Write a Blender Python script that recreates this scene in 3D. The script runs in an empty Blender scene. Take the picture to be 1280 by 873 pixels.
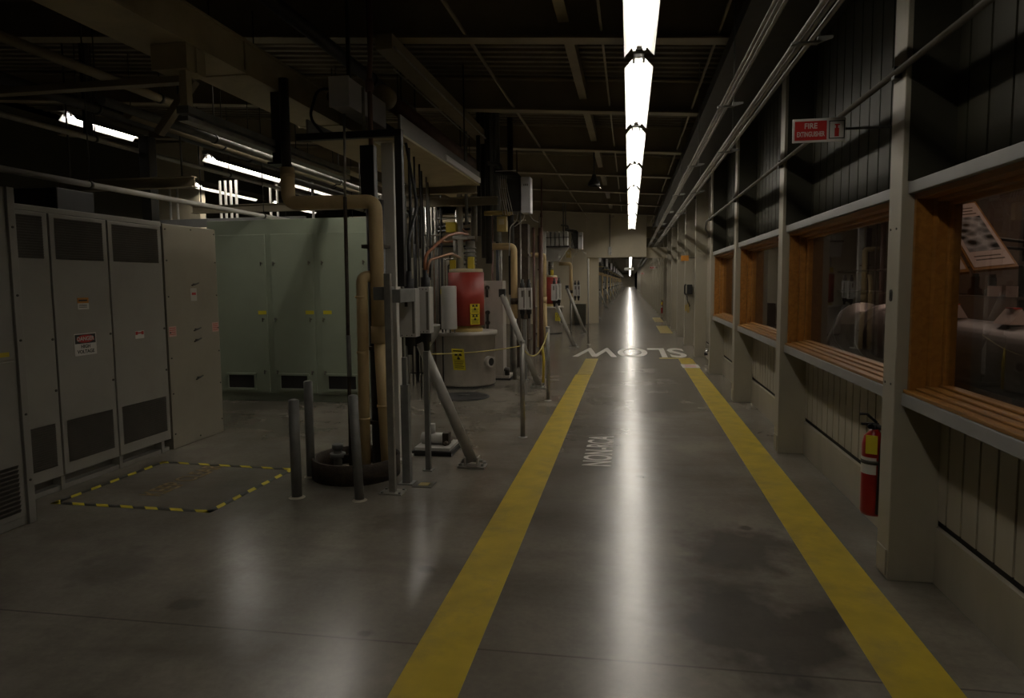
import bpy, bmesh, math, random
from mathutils import Vector, Matrix
rnd = random.Random(7)
SC = bpy.context.scene
COL = SC.collection
PI = math.pi

# ---------------------------------------------------------------- materials
def new_mat(name):
    m = bpy.data.materials.new(name); m.use_nodes = True
    nt = m.node_tree
    return m, nt, nt.nodes, nt.links, nt.nodes['Principled BSDF']

def mat(name, col, rough=.5, metal=0., var=.18, scale=6., bump=.0, bscale=60., dirt=None, dirt_amt=.0, spec=.5, stretch=(1, 1, 1)):
    m, nt, N, L, b = new_mat(name)
    tc = N.new('ShaderNodeTexCoord'); mp = N.new('ShaderNodeMapping'); mp.inputs['Scale'].default_value = stretch
    L.new(tc.outputs['Object'], mp.inputs[0])
    n = N.new('ShaderNodeTexNoise'); n.inputs['Scale'].default_value = scale; n.inputs['Detail'].default_value = 5
    L.new(mp.outputs[0], n.inputs['Vector'])
    r = N.new('ShaderNodeValToRGB')
    lo = [c * (1 - var) for c in col]; hi = [min(1, c * (1 + var)) for c in col]
    r.color_ramp.elements[0].position = .3; r.color_ramp.elements[1].position = .7
    r.color_ramp.elements[0].color = (*lo, 1); r.color_ramp.elements[1].color = (*hi, 1)
    L.new(n.outputs[0], r.inputs[0]); out = r.outputs[0]
    if dirt:
        n2 = N.new('ShaderNodeTexNoise'); n2.inputs['Scale'].default_value = scale * .7; n2.inputs['Detail'].default_value = 8; n2.inputs['Roughness'].default_value = .65
        L.new(mp.outputs[0], n2.inputs['Vector'])
        r2 = N.new('ShaderNodeValToRGB'); r2.color_ramp.elements[0].position = .5; r2.color_ramp.elements[1].position = .75
        r2.color_ramp.elements[0].color = (0, 0, 0, 1); r2.color_ramp.elements[1].color = (dirt_amt,) * 3 + (1,)
        L.new(n2.outputs[0], r2.inputs[0])
        mx = N.new('ShaderNodeMix'); mx.data_type = 'RGBA'
        L.new(r2.outputs[0], mx.inputs[0]); L.new(out, mx.inputs[6]); mx.inputs[7].default_value = (*dirt, 1); out = mx.outputs[2]
    L.new(out, b.inputs['Base Color'])
    b.inputs['Roughness'].default_value = rough; b.inputs['Metallic'].default_value = metal
    b.inputs['Specular IOR Level'].default_value = spec
    if bump:
        n3 = N.new('ShaderNodeTexNoise'); n3.inputs['Scale'].default_value = bscale; n3.inputs['Detail'].default_value = 3
        L.new(tc.outputs['Object'], n3.inputs['Vector'])
        bp = N.new('ShaderNodeBump'); bp.inputs['Strength'].default_value = bump; bp.inputs['Distance'].default_value = .01
        L.new(n3.outputs[0], bp.inputs['Height']); L.new(bp.outputs[0], b.inputs['Normal'])
    return m

def emit(name, col, s):
    m, nt, N, L, b = new_mat(name)
    b.inputs['Base Color'].default_value = (.8, .8, .8, 1)
    b.inputs['Emission Color'].default_value = (*col, 1); b.inputs['Emission Strength'].default_value = s
    return m

FLO = (-4.77, 128.75)      # middle of the floor slab, origin of its object coordinates
def floor_mat():
    m, nt, N, L, b = new_mat('polished_concrete')
    tc = N.new('ShaderNodeTexCoord')
    def noise(scale, detail, st=(1, 1, 1), rough=.6, dist=0.):
        mp = N.new('ShaderNodeMapping'); mp.inputs['Scale'].default_value = st
        L.new(tc.outputs['Object'], mp.inputs[0])
        n = N.new('ShaderNodeTexNoise'); n.inputs['Scale'].default_value = scale; n.inputs['Detail'].default_value = detail
        n.inputs['Roughness'].default_value = rough; n.inputs['Distortion'].default_value = dist
        L.new(mp.outputs[0], n.inputs['Vector']); return n.outputs[0]
    def ramp(v, p0, p1, c0, c1):
        r = N.new('ShaderNodeValToRGB'); r.color_ramp.elements[0].position = p0; r.color_ramp.elements[1].position = p1
        r.color_ramp.elements[0].color = (*c0, 1); r.color_ramp.elements[1].color = (*c1, 1); L.new(v, r.inputs[0]); return r.outputs[0]
    def mix(f, a, bb, mode='MIX'):
        x = N.new('ShaderNodeMix'); x.data_type = 'RGBA'; x.blend_type = mode
        if hasattr(f, 'links'): L.new(f, x.inputs[0])
        else: x.inputs[0].default_value = f
        L.new(a, x.inputs[6])
        if hasattr(bb, 'links'): L.new(bb, x.inputs[7])
        else: x.inputs[7].default_value = (*bb, 1)
        return x.outputs[2]
    base = ramp(noise(.9, 5), .32, .7, (.175, .157, .124), (.285, .257, .212))
    cloud = ramp(noise(2.6, 6, (1, .6, 1), .55), .3, .72, (.68, .68, .68), (1.08, 1.08, 1.08))
    c = mix(.75, base, cloud, 'MULTIPLY')
    fine = ramp(noise(38, 4), .3, .7, (.86, .86, .86), (1.06, 1.06, 1.06))
    c = mix(.8, c, fine, 'MULTIPLY')
    stain = ramp(noise(.8, 5, (1, .6, 1), .5), .52, .76, (0, 0, 0), (.75, .75, .75))
    c = mix(stain, c, (.095, .083, .068))
    smear = ramp(noise(1.6, 6, (.35, 1.4, 1), .65), .5, .8, (0, 0, 0), (.6, .6, .6))
    c = mix(smear, c, (.08, .07, .056))
    def spot(px, py, r, amt):
        wv = N.new('ShaderNodeTexNoise'); wv.inputs['Scale'].default_value = 2.2 / max(r, .2); wv.inputs['Detail'].default_value = 4; L.new(tc.outputs['Object'], wv.inputs['Vector'])
        sub = N.new('ShaderNodeVectorMath'); sub.operation = 'DISTANCE'; L.new(tc.outputs['Object'], sub.inputs[0]); sub.inputs[1].default_value = (px - FLO[0], py - FLO[1], .2)
        ad = N.new('ShaderNodeMath'); ad.operation = 'MULTIPLY_ADD'; L.new(wv.outputs[0], ad.inputs[0]); ad.inputs[1].default_value = r * 1.6; L.new(sub.outputs[1], ad.inputs[2])
        return ramp(ad.outputs[0], r * 1.25, r * 1.75, (amt,) * 3, (0, 0, 0))
    for args in ((.62, 3.15, .62, .75), (.66, 4.15, .45, .7), (-1.12, 3.58, .07, .75), (-.74, 6.4, .2, .4), (.75, 4.5, .06, .7), (-1.19, 2.85, .04, .7), (.68, 2.75, .05, .6), (-2.2, 3.0, .1, .55), (-1.5, 4.3, .25, .35), (.1, 5.6, .05, .6), (-2.9, 3.4, .3, .35)):
        c = mix(spot(*args), c, (.06, .053, .046))
    # saw cut joints across and along the aisle
    sp = N.new('ShaderNodeSeparateXYZ'); L.new(tc.outputs['Object'], sp.inputs[0])
    def joint(sock, period, off):
        a = N.new('ShaderNodeMath'); a.operation = 'ADD'; L.new(sock, a.inputs[0]); a.inputs[1].default_value = off
        k = N.new('ShaderNodeMath'); k.operation = 'PINGPONG'; L.new(a.outputs[0], k.inputs[0]); k.inputs[1].default_value = period / 2
        g = N.new('ShaderNodeMath'); g.operation = 'LESS_THAN'; L.new(k.outputs[0], g.inputs[0]); g.inputs[1].default_value = .006
        h = N.new('ShaderNodeMath'); h.operation = 'MULTIPLY'; L.new(g.outputs[0], h.inputs[0]); h.inputs[1].default_value = .55
        return h.outputs[0]
    c = mix(joint(sp.outputs['Y'], 7.0, -.05), c, (.05, .045, .04))
    L.new(c, b.inputs['Base Color'])
    rr = ramp(noise(2.2, 4, (1, .6, 1), .5), .3, .75, (.225, .225, .225), (.267, .267, .267))
    L.new(rr, b.inputs['Roughness'])
    b.inputs['Specular IOR Level'].default_value = .62
    bp = N.new('ShaderNodeBump'); bp.inputs['Strength'].default_value = .12; bp.inputs['Distance'].default_value = .003
    L.new(noise(9, 3), bp.inputs['Height']); L.new(bp.outputs[0], b.inputs['Normal'])
    return m

def tape_mat():
    m, nt, N, L, b = new_mat('hazard_stripes')
    tc = N.new('ShaderNodeTexCoord'); sp = N.new('ShaderNodeSeparateXYZ'); L.new(tc.outputs['Object'], sp.inputs[0])
    a = N.new('ShaderNodeMath'); a.operation = 'ADD'; L.new(sp.outputs['X'], a.inputs[0]); L.new(sp.outputs['Y'], a.inputs[1])
    k = N.new('ShaderNodeMath'); k.operation = 'PINGPONG'; L.new(a.outputs[0], k.inputs[0]); k.inputs[1].default_value = .1
    g = N.new('ShaderNodeMath'); g.operation = 'GREATER_THAN'; L.new(k.outputs[0], g.inputs[0]); g.inputs[1].default_value = .05
    x = N.new('ShaderNodeMix'); x.data_type = 'RGBA'; L.new(g.outputs[0], x.inputs[0])
    x.inputs[6].default_value = (.02, .02, .018, 1); x.inputs[7].default_value = (.80, .66, .04, 1)
    L.new(x.outputs[2], b.inputs['Base Color']); b.inputs['Roughness'].default_value = .45
    return m

def faded(name, col, under, lo, hi, scale=9):
    return mat(name, col, .4, var=.12, scale=scale, dirt=under, dirt_amt=hi)

def wood_mat(name, c0, c1):
    m, nt, N, L, b = new_mat(name)
    tc = N.new('ShaderNodeTexCoord'); mp = N.new('ShaderNodeMapping'); mp.inputs['Scale'].default_value = (14, 1.2, 14)
    L.new(tc.outputs['Object'], mp.inputs[0])
    n = N.new('ShaderNodeTexNoise'); n.inputs['Scale'].default_value = 2.2; n.inputs['Detail'].default_value = 6; n.inputs['Distortion'].default_value = .6
    L.new(mp.outputs[0], n.inputs['Vector'])
    r = N.new('ShaderNodeValToRGB'); r.color_ramp.elements[0].position = .3; r.color_ramp.elements[1].position = .7
    r.color_ramp.elements[0].color = (*c0, 1); r.color_ramp.elements[1].color = (*c1, 1)
    L.new(n.outputs[0], r.inputs[0]); L.new(r.outputs[0], b.inputs['Base Color']); b.inputs['Roughness'].default_value = .4
    return m

def glass_mat():
    m = bpy.data.materials.new('window_glass'); m.use_nodes = True
    nt = m.node_tree; N = nt.nodes; L = nt.links; N.clear()
    o = N.new('ShaderNodeOutputMaterial'); mx = N.new('ShaderNodeMixShader'); t = N.new('ShaderNodeBsdfTransparent'); g = N.new('ShaderNodeBsdfGlossy')
    g.inputs['Roughness'].default_value = .012; t.inputs[0].default_value = (.9, .92, .9, 1)
    fr = N.new('ShaderNodeFresnel'); fr.inputs[0].default_value = 1.85
    ge = N.new('ShaderNodeNewGeometry'); s = N.new('ShaderNodeMath'); s.operation = 'SUBTRACT'; s.inputs[0].default_value = 1
    L.new(ge.outputs['Backfacing'], s.inputs[1]); mu = N.new('ShaderNodeMath'); mu.operation = 'MULTIPLY'
    L.new(fr.outputs[0], mu.inputs[0]); L.new(s.outputs[0], mu.inputs[1])
    L.new(mu.outputs[0], mx.inputs[0]); L.new(t.outputs[0], mx.inputs[1]); L.new(g.outputs[0], mx.inputs[2]); L.new(mx.outputs[0], o.inputs[0])
    return m

def photo_mat():
    m, nt, N, L, b = new_mat('printed_photograph')
    tc = N.new('ShaderNodeTexCoord')
    v = N.new('ShaderNodeTexVoronoi'); v.inputs['Scale'].default_value = 15; L.new(tc.outputs['Object'], v.inputs['Vector'])
    n = N.new('ShaderNodeTexNoise'); n.inputs['Scale'].default_value = 9; n.inputs['Detail'].default_value = 4; L.new(tc.outputs['Object'], n.inputs['Vector'])
    a = N.new('ShaderNodeMath'); a.operation = 'MULTIPLY'; L.new(v.outputs['Distance'], a.inputs[0]); L.new(n.outputs[0], a.inputs[1])
    r = N.new('ShaderNodeValToRGB'); r.color_ramp.elements[0].position = .1; r.color_ramp.elements[1].position = .42
    r.color_ramp.elements[0].color = (.01, .01, .01, 1); r.color_ramp.elements[1].color = (.55, .52, .5, 1)
    L.new(a.outputs[0], r.inputs[0]); L.new(r.outputs[0], b.inputs['Base Color']); b.inputs['Roughness'].default_value = .3
    return m

LAMP = 22.0
M = {}
M['floor'] = floor_mat()
M['yellow_line'] = mat('yellow_floor_paint', (.54, .40, .04), .36, var=.16, scale=5, dirt=(.2, .17, .1), dirt_amt=.55)
M['yellow_worn'] = mat('worn_yellow_floor_paint', (.40, .31, .07), .36, var=.2, scale=6, dirt=(.25, .21, .13), dirt_amt=.7)
M['white_floor'] = mat('white_floor_paint', (.76, .72, .65), .36, var=.12, scale=7, dirt=(.26, .24, .2), dirt_amt=.5)
M['orange_faded'] = mat('faded_orange_floor_paint', (.26, .17, .05), .4, var=.25, scale=14, dirt=(.17, .15, .11), dirt_amt=.95)
M['tape'] = tape_mat()
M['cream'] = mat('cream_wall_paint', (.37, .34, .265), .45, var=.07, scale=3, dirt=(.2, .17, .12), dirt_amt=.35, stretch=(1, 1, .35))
M['cream_end'] = mat('beige_end_wall_paint', (.64, .57, .42), .6, var=.06, scale=1.2, dirt=(.28, .24, .17), dirt_amt=.25)
M['darkpipe'] = mat('dull_brown_conduit', (.085, .075, .055), .5, var=.1)
M['traygrey'] = mat('dull_tray_paint', (.17, .16, .14), .45, var=.08, scale=4)
M['rail'] = mat('blue_grey_rail_paint', (.30, .30, .29), .4, var=.06, scale=4)
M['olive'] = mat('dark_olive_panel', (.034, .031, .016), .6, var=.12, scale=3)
M['concrete'] = mat('cast_concrete', (.34, .30, .23), .7, var=.12, scale=5, bump=.3)
M['dark'] = mat('dark_interior', (.02, .018, .016), .7, var=.2)
M['deck'] = mat('brown_roof_deck', (.15, .125, .085), .6, var=.15, scale=2)
M['beam'] = mat('brown_roof_steel', (.28, .235, .155), .55, var=.12, scale=3)
M['darksteel'] = mat('dark_overhead_steel', (.035, .032, .028), .5, metal=.3, var=.2)
M['blackpaint'] = mat('black_painted_pipe', (.018, .016, .015), .45, var=.25, scale=9)
M['duct'] = mat('tan_duct_paint', (.46, .39, .24), .6, var=.12, scale=3, dirt=(.1, .08, .05), dirt_amt=.3)
M['brownpipe'] = mat('red_brown_pipe_paint', (.13, .065, .045), .5, var=.15)
M['cab'] = mat('grey_cabinet_paint', (.30, .285, .25), .42, var=.05, scale=2.5, dirt=(.16, .14, .11), dirt_amt=.25)
M['cab_warm'] = mat('warm_grey_cabinet_paint', (.30, .275, .215), .42, var=.05, scale=2.5, dirt=(.16, .14, .11), dirt_amt=.25)
M['green'] = mat('pale_green_cabinet_paint', (.27, .31, .235), .4, var=.05, scale=2, dirt=(.2, .21, .15), dirt_amt=.25)
M['louvre'] = mat('dark_perforated_sheet', (.13, .118, .098), .5, var=.1)
M['galv'] = mat('galvanised_steel', (.33, .315, .28), .42, metal=.6, var=.15, scale=14)
M['galvdark'] = mat('weathered_grey_pipe_paint', (.17, .17, .155), .5, var=.18, scale=10, dirt=(.1, .08, .06), dirt_amt=.3)
M['colgrey'] = mat('grey_column_paint', (.68, .66, .60), .5, var=.07, scale=4)
M['brace'] = mat('grey_brace_paint', (.33, .315, .275), .42, var=.1, scale=8)
M['insul'] = mat('beige_pipe_jacket', (.60, .45, .23), .6, var=.1, scale=8, dirt=(.36, .25, .11), dirt_amt=.45, stretch=(1, 1, .4))
M['rust'] = mat('rusty_steel', (.045, .03, .018), .75, var=.4, scale=14, dirt=(.10, .08, .04), dirt_amt=.5, bump=.4)
M['red'] = mat('red_shield_paint', (.27, .026, .014), .5, var=.1, scale=5)
M['extred'] = mat('extinguisher_red', (.30, .012, .010), .3, var=.06)
M['tank'] = mat('grey_tank_paint', (.46, .42, .365), .5, var=.12, scale=5, dirt=(.2, .17, .13), dirt_amt=.4, stretch=(1, 1, .5))
M['boxgrey'] = mat('grey_box_enamel', (.50, .485, .45), .4, var=.04, scale=6)
M['white'] = mat('white_cabinet_enamel', (.72, .71, .72), .4, var=.04)
M['copper'] = mat('copper_tube', (.34, .17, .09), .4, metal=.5, var=.2)
M['orange_hose'] = mat('orange_hose', (.30, .11, .04), .5, var=.15)
M['rubber'] = mat('black_rubber', (.015, .014, .013), .6, var=.2)
M['pipewhite'] = mat('pale_waveguide_paint', (.58, .56, .52), .35, var=.08)
M['steel'] = mat('bright_steel', (.55, .54, .52), .25, metal=.9, var=.1)
M['yellow_part'] = mat('yellow_enamel', (.58, .44, .03), .45, var=.1)
M['yellow_sign'] = mat('yellow_sign_face', (.66, .56, .03), .45, var=.05)
M['cream_tag'] = mat('ochre_box_paint', (.42, .31, .10), .6, var=.15, scale=12)
M['sign_white'] = mat('white_sign_face', (.62, .60, .56), .45, var=.04)
M['sign_red'] = mat('red_sign_face', (.46, .02, .015), .4, var=.04)
M['sign_black'] = mat('black_sign_face', (.015, .014, .013), .45, var=.1)
M['sign_orange'] = mat('orange_sign_face', (.50, .2, .02), .45, var=.05)
M['pink'] = mat('pink_sticker', (.62, .38, .33), .5, var=.08)
M['wood'] = wood_mat('orange_wood', (.25, .105, .016), (.37, .165, .028))
M['woodsill'] = wood_mat('worn_wood_sill', (.20, .088, .016), (.29, .135, .028))
M['glass'] = glass_mat()
M['tube'] = emit('lit_fluorescent_tube', (1.0, .93, .82), LAMP * 1.35)
M['tube_dimmed'] = emit('dimmed_near_fluorescent_tube', (1.0, .93, .82), LAMP * .5)  # nearest tubes dimmed to stand in for lens vignetting
M['tube_mid'] = emit('slightly_dimmed_fluorescent_tube', (1.0, .93, .82), LAMP * .95)  # dimmed less, grading the same imitated vignette into the full-strength tubes
M['reflector'] = mat('white_reflector_enamel', (.80, .79, .76), .4, var=.02)
M['hoodback'] = mat('grey_light_housing', (.12, .11, .09), .5, var=.1)
M['photo'] = photo_mat()
M['paper'] = mat('display_paper', (.62, .47, .40), .5, var=.05)
M['brownwall'] = mat('brown_room_wall', (.10, .065, .045), .7, var=.15, scale=2)
M['barrel'] = mat('aluminium_barrel', (.20, .17, .16), .38, metal=.5, var=.15, scale=5)
M['phone'] = M['rubber']
M['rope'] = mat('yellow_rope', (.50, .42, .12), .6, var=.1)
M['floorplate'] = mat('dark_floor_plate', (.05, .045, .035), .5, var=.2)

# ---------------------------------------------------------------- mesh builder
class MB:
    def __init__(s): s.v = []; s.f = []; s.sm = []; s.mi = []
    def add(s, vs, fs, smooth=False, mi=0):
        o = len(s.v); s.v += [tuple(v) for v in vs]
        for f in fs: s.f.append([i + o for i in f]); s.sm.append(smooth); s.mi.append(mi)
        return s
    def box(s, x0, x1, y0, y1, z0, z1, mi=0, T=None):
        v = [(x, y, z) for z in (z0, z1) for y in (y0, y1) for x in (x0, x1)]
        if T: v = [T @ Vector(p) for p in v]
        return s.add(v, [(0, 2, 3, 1), (4, 5, 7, 6), (0, 1, 5, 4), (2, 6, 7, 3), (0, 4, 6, 2), (1, 3, 7, 5)], mi=mi)
    def cbox(s, c, d, mi=0, T=None):
        return s.box(c[0] - d[0] / 2, c[0] + d[0] / 2, c[1] - d[1] / 2, c[1] + d[1] / 2, c[2] - d[2] / 2, c[2] + d[2] / 2, mi, T)
    def tube(s, pts, r, n=14, bend=0., caps=True, mi=0):
        pts = [Vector(p) for p in pts]
        if bend and len(pts) > 2:
            out = [pts[0]]
            for a, b, c in zip(pts, pts[1:], pts[2:]):
                d1 = (a - b); d2 = (c - b); k = min(bend, d1.length * .48, d2.length * .48)
                p, q = b + d1.normalized() * k, b + d2.normalized() * k
                for i in range(6):
                    t = i / 5; out.append((1 - t) ** 2 * p + 2 * t * (1 - t) * b + t * t * q)
            out.append(pts[-1]); pts = out
        rs = r if isinstance(r, (list, tuple)) else [r] * len(pts)
        if len(rs) != len(pts): rs = [rs[0]] * len(pts)
        vs = []; u = None
        for i, p in enumerate(pts):
            t = (pts[min(i + 1, len(pts) - 1)] - pts[max(i - 1, 0)]).normalized()
            if u is None:
                u = t.cross(Vector((0, 0, 1)) if abs(t.z) < .9 else Vector((1, 0, 0))).normalized()
            else:
                u = (u - t * u.dot(t)).normalized()
            w = t.cross(u)
            for k in range(n):
                a = 2 * PI * k / n; vs.append(p + (u * math.cos(a) + w * math.sin(a)) * rs[i])
        m = len(pts)
        s.add(vs, [(i * n + k, i * n + (k + 1) % n, (i + 1) * n + (k + 1) % n, (i + 1) * n + k) for i in range(m - 1) for k in range(n)], True, mi)
        if caps:
            s.add(vs[:n], [tuple(range(n - 1, -1, -1))], False, mi); s.add(vs[-n:], [tuple(range(n))], False, mi)
        return s
    def lathe(s, c, prof, n=28, axis='Z', mi=0, smooth=True):
        # prof: list of (r, h); closed by the caller with r=0 ends; sharp profile
        c = Vector(c)
        def P(r, h, a):
            x, y = r * math.cos(a), r * math.sin(a)
            return c + (Vector((x, y, h)) if axis == 'Z' else Vector((x, h, y)) if axis == 'Y' else Vector((h, x, y)))
        for (r0, h0), (r1, h1) in zip(prof, prof[1:]):
            vs = [P(r0, h0, 2 * PI * k / n) for k in range(n)] + [P(r1, h1, 2 * PI * k / n) for k in range(n)]
            fl = axis == 'Y'
            fs = []
            for k in range(n):
                q = (k, (k + 1) % n, n + (k + 1) % n, n + k)
                fs.append(q[::-1] if fl else q)
            s.add(vs, fs, smooth and abs(h1 - h0) > 1e-6, mi)
        return s
    def prism(s, poly, d0, d1, axis='Y', mi=0):
        # poly in the plane across axis; Y: (x,z)  X: (y,z)  Z: (x,y)
        def P(a, b, d): return (a, d, b) if axis == 'Y' else (d, a, b) if axis == 'X' else (a, b, d)
        n = len(poly)
        vs = [P(a, b, d0) for a, b in poly] + [P(a, b, d1) for a, b in poly]
        return s.add(vs, [tuple(range(n)), tuple(range(2 * n - 1, n - 1, -1))] + [(k, n + k, n + (k + 1) % n, (k + 1) % n) for k in range(n)], mi=mi)
    def build(s, name, m, parent=None, bevel=0., org=None, fixn=True):
        me = bpy.data.meshes.new(name)
        if parent is not None: o0 = world(parent)
        elif org is not None: o0 = Vector(org)
        else:
            xs = [v[0] for v in s.v]; ys = [v[1] for v in s.v]; zs = [v[2] for v in s.v]
            o0 = Vector(((min(xs) + max(xs)) / 2, (min(ys) + max(ys)) / 2, min(zs)))
        me.from_pydata([tuple(Vector(v) - o0) for v in s.v], [], s.f)
        mats = m if isinstance(m, (list, tuple)) else [m]
        for k in mats: me.materials.append(M[k])
        me.polygons.foreach_set('use_smooth', s.sm); me.polygons.foreach_set('material_index', s.mi)
        if fixn:
            bm = bmesh.new(); bm.from_mesh(me); bmesh.ops.remove_doubles(bm, verts=bm.verts, dist=1e-6)
            bmesh.ops.recalc_face_normals(bm, faces=bm.faces); bm.to_mesh(me); bm.free()
        ob = bpy.data.objects.new(name, me); COL.objects.link(ob)
        if parent is not None: ob.parent = parent
        else: ob.location = o0
        if bevel:
            b = ob.modifiers.new('edge', 'BEVEL'); b.width = bevel; b.segments = 2; b.limit_method = 'ANGLE'; b.angle_limit = .9
        return ob

def world(o):
    p = Vector((0, 0, 0))
    while o is not None: p = p + o.location; o = o.parent
    return p

def tag(o, label=None, cat=None, group=None, kind=None):
    if label: o['label'] = label
    if cat: o['category'] = cat
    if group: o['group'] = group
    if kind: o['kind'] = kind
    return o
def thing(name, label, cat, loc, group=None):
    o = bpy.data.objects.new(name, None); COL.objects.link(o); o.location = loc; o.empty_display_size = .1
    return tag(o, label, cat, group)
def struct(mb, name, m, parent=None, bevel=0):
    o = mb.build(name, m, parent, bevel)
    if parent is None: o['kind'] = 'structure'
    return o
def kids(o): return [c for c in o.children]
def copy_tree(o, off=(0, 0, 0), label=None, group=None, parent=None):
    c = o.copy(); COL.objects.link(c)
    if parent is None:
        c.location = o.location + Vector(off)
        if label: c['label'] = label
        if group: c['group'] = group
    else: c.parent = parent
    for ch in kids(o): copy_tree(ch, parent=c)
    return c
def text_part(name, body, size, m, parent, Mx, ext=.0006, sx=1., bold=0., align='CENTER'):
    # Mx: Matrix placing the text plane (x right, y up, z out) in world space
    cu = bpy.data.curves.new(name, 'FONT'); cu.body = body; cu.size = size; cu.extrude = ext; cu.offset = bold
    cu.align_x = align; cu.align_y = 'CENTER'; cu.resolution_u = 4
    t = bpy.data.objects.new(name + '_t', cu); COL.objects.link(t)
    dg = bpy.context.evaluated_depsgraph_get()
    me = bpy.data.meshes.new_from_object(t.evaluated_get(dg)); me.name = name
    bpy.data.objects.remove(t)
    me.transform(Matrix.Diagonal((sx, 1, 1, 1))); me.transform(Mx)
    o0 = world(parent) if parent is not None else Mx.translation.copy()
    me.transform(Matrix.Translation(-o0))
    me.materials.clear(); me.materials.append(M[m])
    ob = bpy.data.objects.new(name, me); COL.objects.link(ob)
    if parent is not None: ob.parent = parent
    else: ob.location = o0
    return ob
def frame_mx(o, right, up):
    r = Vector(right).normalized(); u = Vector(up).normalized(); z = r.cross(u)
    m = Matrix.Identity(4)
    for i in range(3): m[i][0] = r[i]; m[i][1] = u[i]; m[i][2] = z[i]; m[i][3] = o[i]
    return m

# ---------------------------------------------------------------- camera
R = ((0.98552926, -0.00455243, 0.16944422), (0.16921228, 0.08518169, -0.98189169), (-0.00996355, 0.99635503, 0.08471938))
cd = bpy.data.cameras.new('camera'); cam = bpy.data.objects.new('camera', cd); COL.objects.link(cam)
m4 = Matrix.Identity(4)
for i in range(3):
    for j in range(3): m4[i][j] = R[i][j]
m4.translation = (0, 0, 1.6); cam.matrix_world = m4
cd.sensor_width = 36; cd.lens = 853 / 1280 * 36; cd.shift_y = -10 / 1280; cd.clip_start = .05; cd.clip_end = 600
SC.camera = cam

# ---------------------------------------------------------------- setting
END = 26.3
PY = [1.05 + 2.75 * k for k in range(-1, 60)]          # near faces of the right-hand posts
struct(MB().box(-11.2, 1.66, -2.5, 260, -.2, 0), 'floor', 'floor')
def zc(x): return 4.28 - .07 * (x + .7)
b = MB()                                                # ribbed roof deck, ribs across the aisle, falling to the right
prof = []; y = 1.0
while y < END:
    prof += [(y, 0), (y + .07, 0), (y + .09, .05), (y + .16, .05)]; y += .18
prof += [(END, 0), (260, 0)]
vs = [(x, yy, zc(x) + dz) for yy, dz in prof for x in (-11.2, 1.66)]
b.add(vs, [(2 * i, 2 * i + 1, 2 * i + 3, 2 * i + 2) for i in range(len(prof) - 1)])
vs2 = [(x, yy, zc(x) + .2) for yy in (1.0, 260) for x in (-11.2, 1.66)]
b.add(vs2, [(0, 2, 3, 1)])
struct(b, 'ceiling', 'deck')
tn = [0]
def trim(mb, m, bevel=0):
    tn[0] += 1; return struct(mb, 'trim_%d' % tn[0], m, None, bevel)
def slopebox(mb, x0, x1, y0, y1, dz0, dz1):
    v = [(x, y, zc(x) + d) for d in (dz0, dz1) for y in (y0, y1) for x in (x0, x1)]
    mb.add(v, [(0, 2, 3, 1), (4, 5, 7, 6), (0, 1, 5, 4), (2, 6, 7, 3), (0, 4, 6, 2), (1, 3, 7, 5)])
for k in range(1, 10):                                  # roof beams, wide flange sections
    yb = PY[k] + 2.75 if False else 3.85 + 2.75 * (k - 1)
    if yb > END - .5: break
    q = MB(); slopebox(q, -11.1, 1.64, yb - .09, yb + .09, -.42, -.40); slopebox(q, -11.1, 1.64, yb - .008, yb + .008, -.40, -.02); slopebox(q, -11.1, 1.64, yb - .09, yb + .09, -.02, 0)
    trim(q, 'beam')
for k in range(8):
    yb = 29.05 + 5.5 * k
    q = MB(); slopebox(q, -11.1, 1.64, yb - .09, yb + .09, -.42, 0); trim(q, 'beam')
for x0, w, dz in ((-.62, .10, -.22), (-1.55, .022, -.36), (-.27, .02, -.30), (.78, .02, -.33)):   # purlin and sag rods along the bay
    q = MB(); q.box(x0 - w / 2, x0 + w / 2, 1.0, END, zc(x0) + dz - .03, zc(x0) + dz + (.12 if w > .05 else 0)); trim(q, 'beam')

# right wall: curb, ribbed lower panel, upper panel
WX = 1.59
b = MB(); b.box(1.585, 1.66, -2.5, 150, 0, .30); struct(b, 'baseboard_right', 'cream')
def ribbed(mb, x, y0, y1, z0, z1, step=.155, t=.03, dep=.014):
    mb.box(x + dep, x + t + dep, y0, y1, z0, z1)
    y = y0
    while y < y1 - .02:
        e = min(y + step - .018, y1); mb.box(x, x + dep + .001, y, e, z0, z1); y += step
b = MB()
for k in range(0, 4): ribbed(b, WX, PY[k] + .18 if k else -1.7, PY[k + 1] if k < 4 else PY[k + 1], .345, .95)
ribbed(b, WX, PY[4] + .18, PY[5], .345, .95)
for k in range(5, 14): ribbed(b, WX, PY[k] + .18, PY[k + 1], .345, 2.06)
b.box(WX, WX + .04, PY[14], 150, .345, 2.06)
struct(b, 'wall_right', 'cream')
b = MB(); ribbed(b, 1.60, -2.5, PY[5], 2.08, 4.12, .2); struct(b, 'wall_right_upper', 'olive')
struct(MB().box(1.60, 1.64, PY[5], 150, 2.06, 4.12), 'wall_right_far', 'cream')
trim(MB().box(1.61, 1.66, -2.5, 150, .302, .345), 'dark')
# header and sill rails
trim(MB().box(1.39, 1.62, -2.0, PY[5], 2.03, 2.09), 'rail', .004)
trim(MB().box(1.395, 1.62, -2.0, PY[5], .945, 1.01), 'rail', .004)
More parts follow.
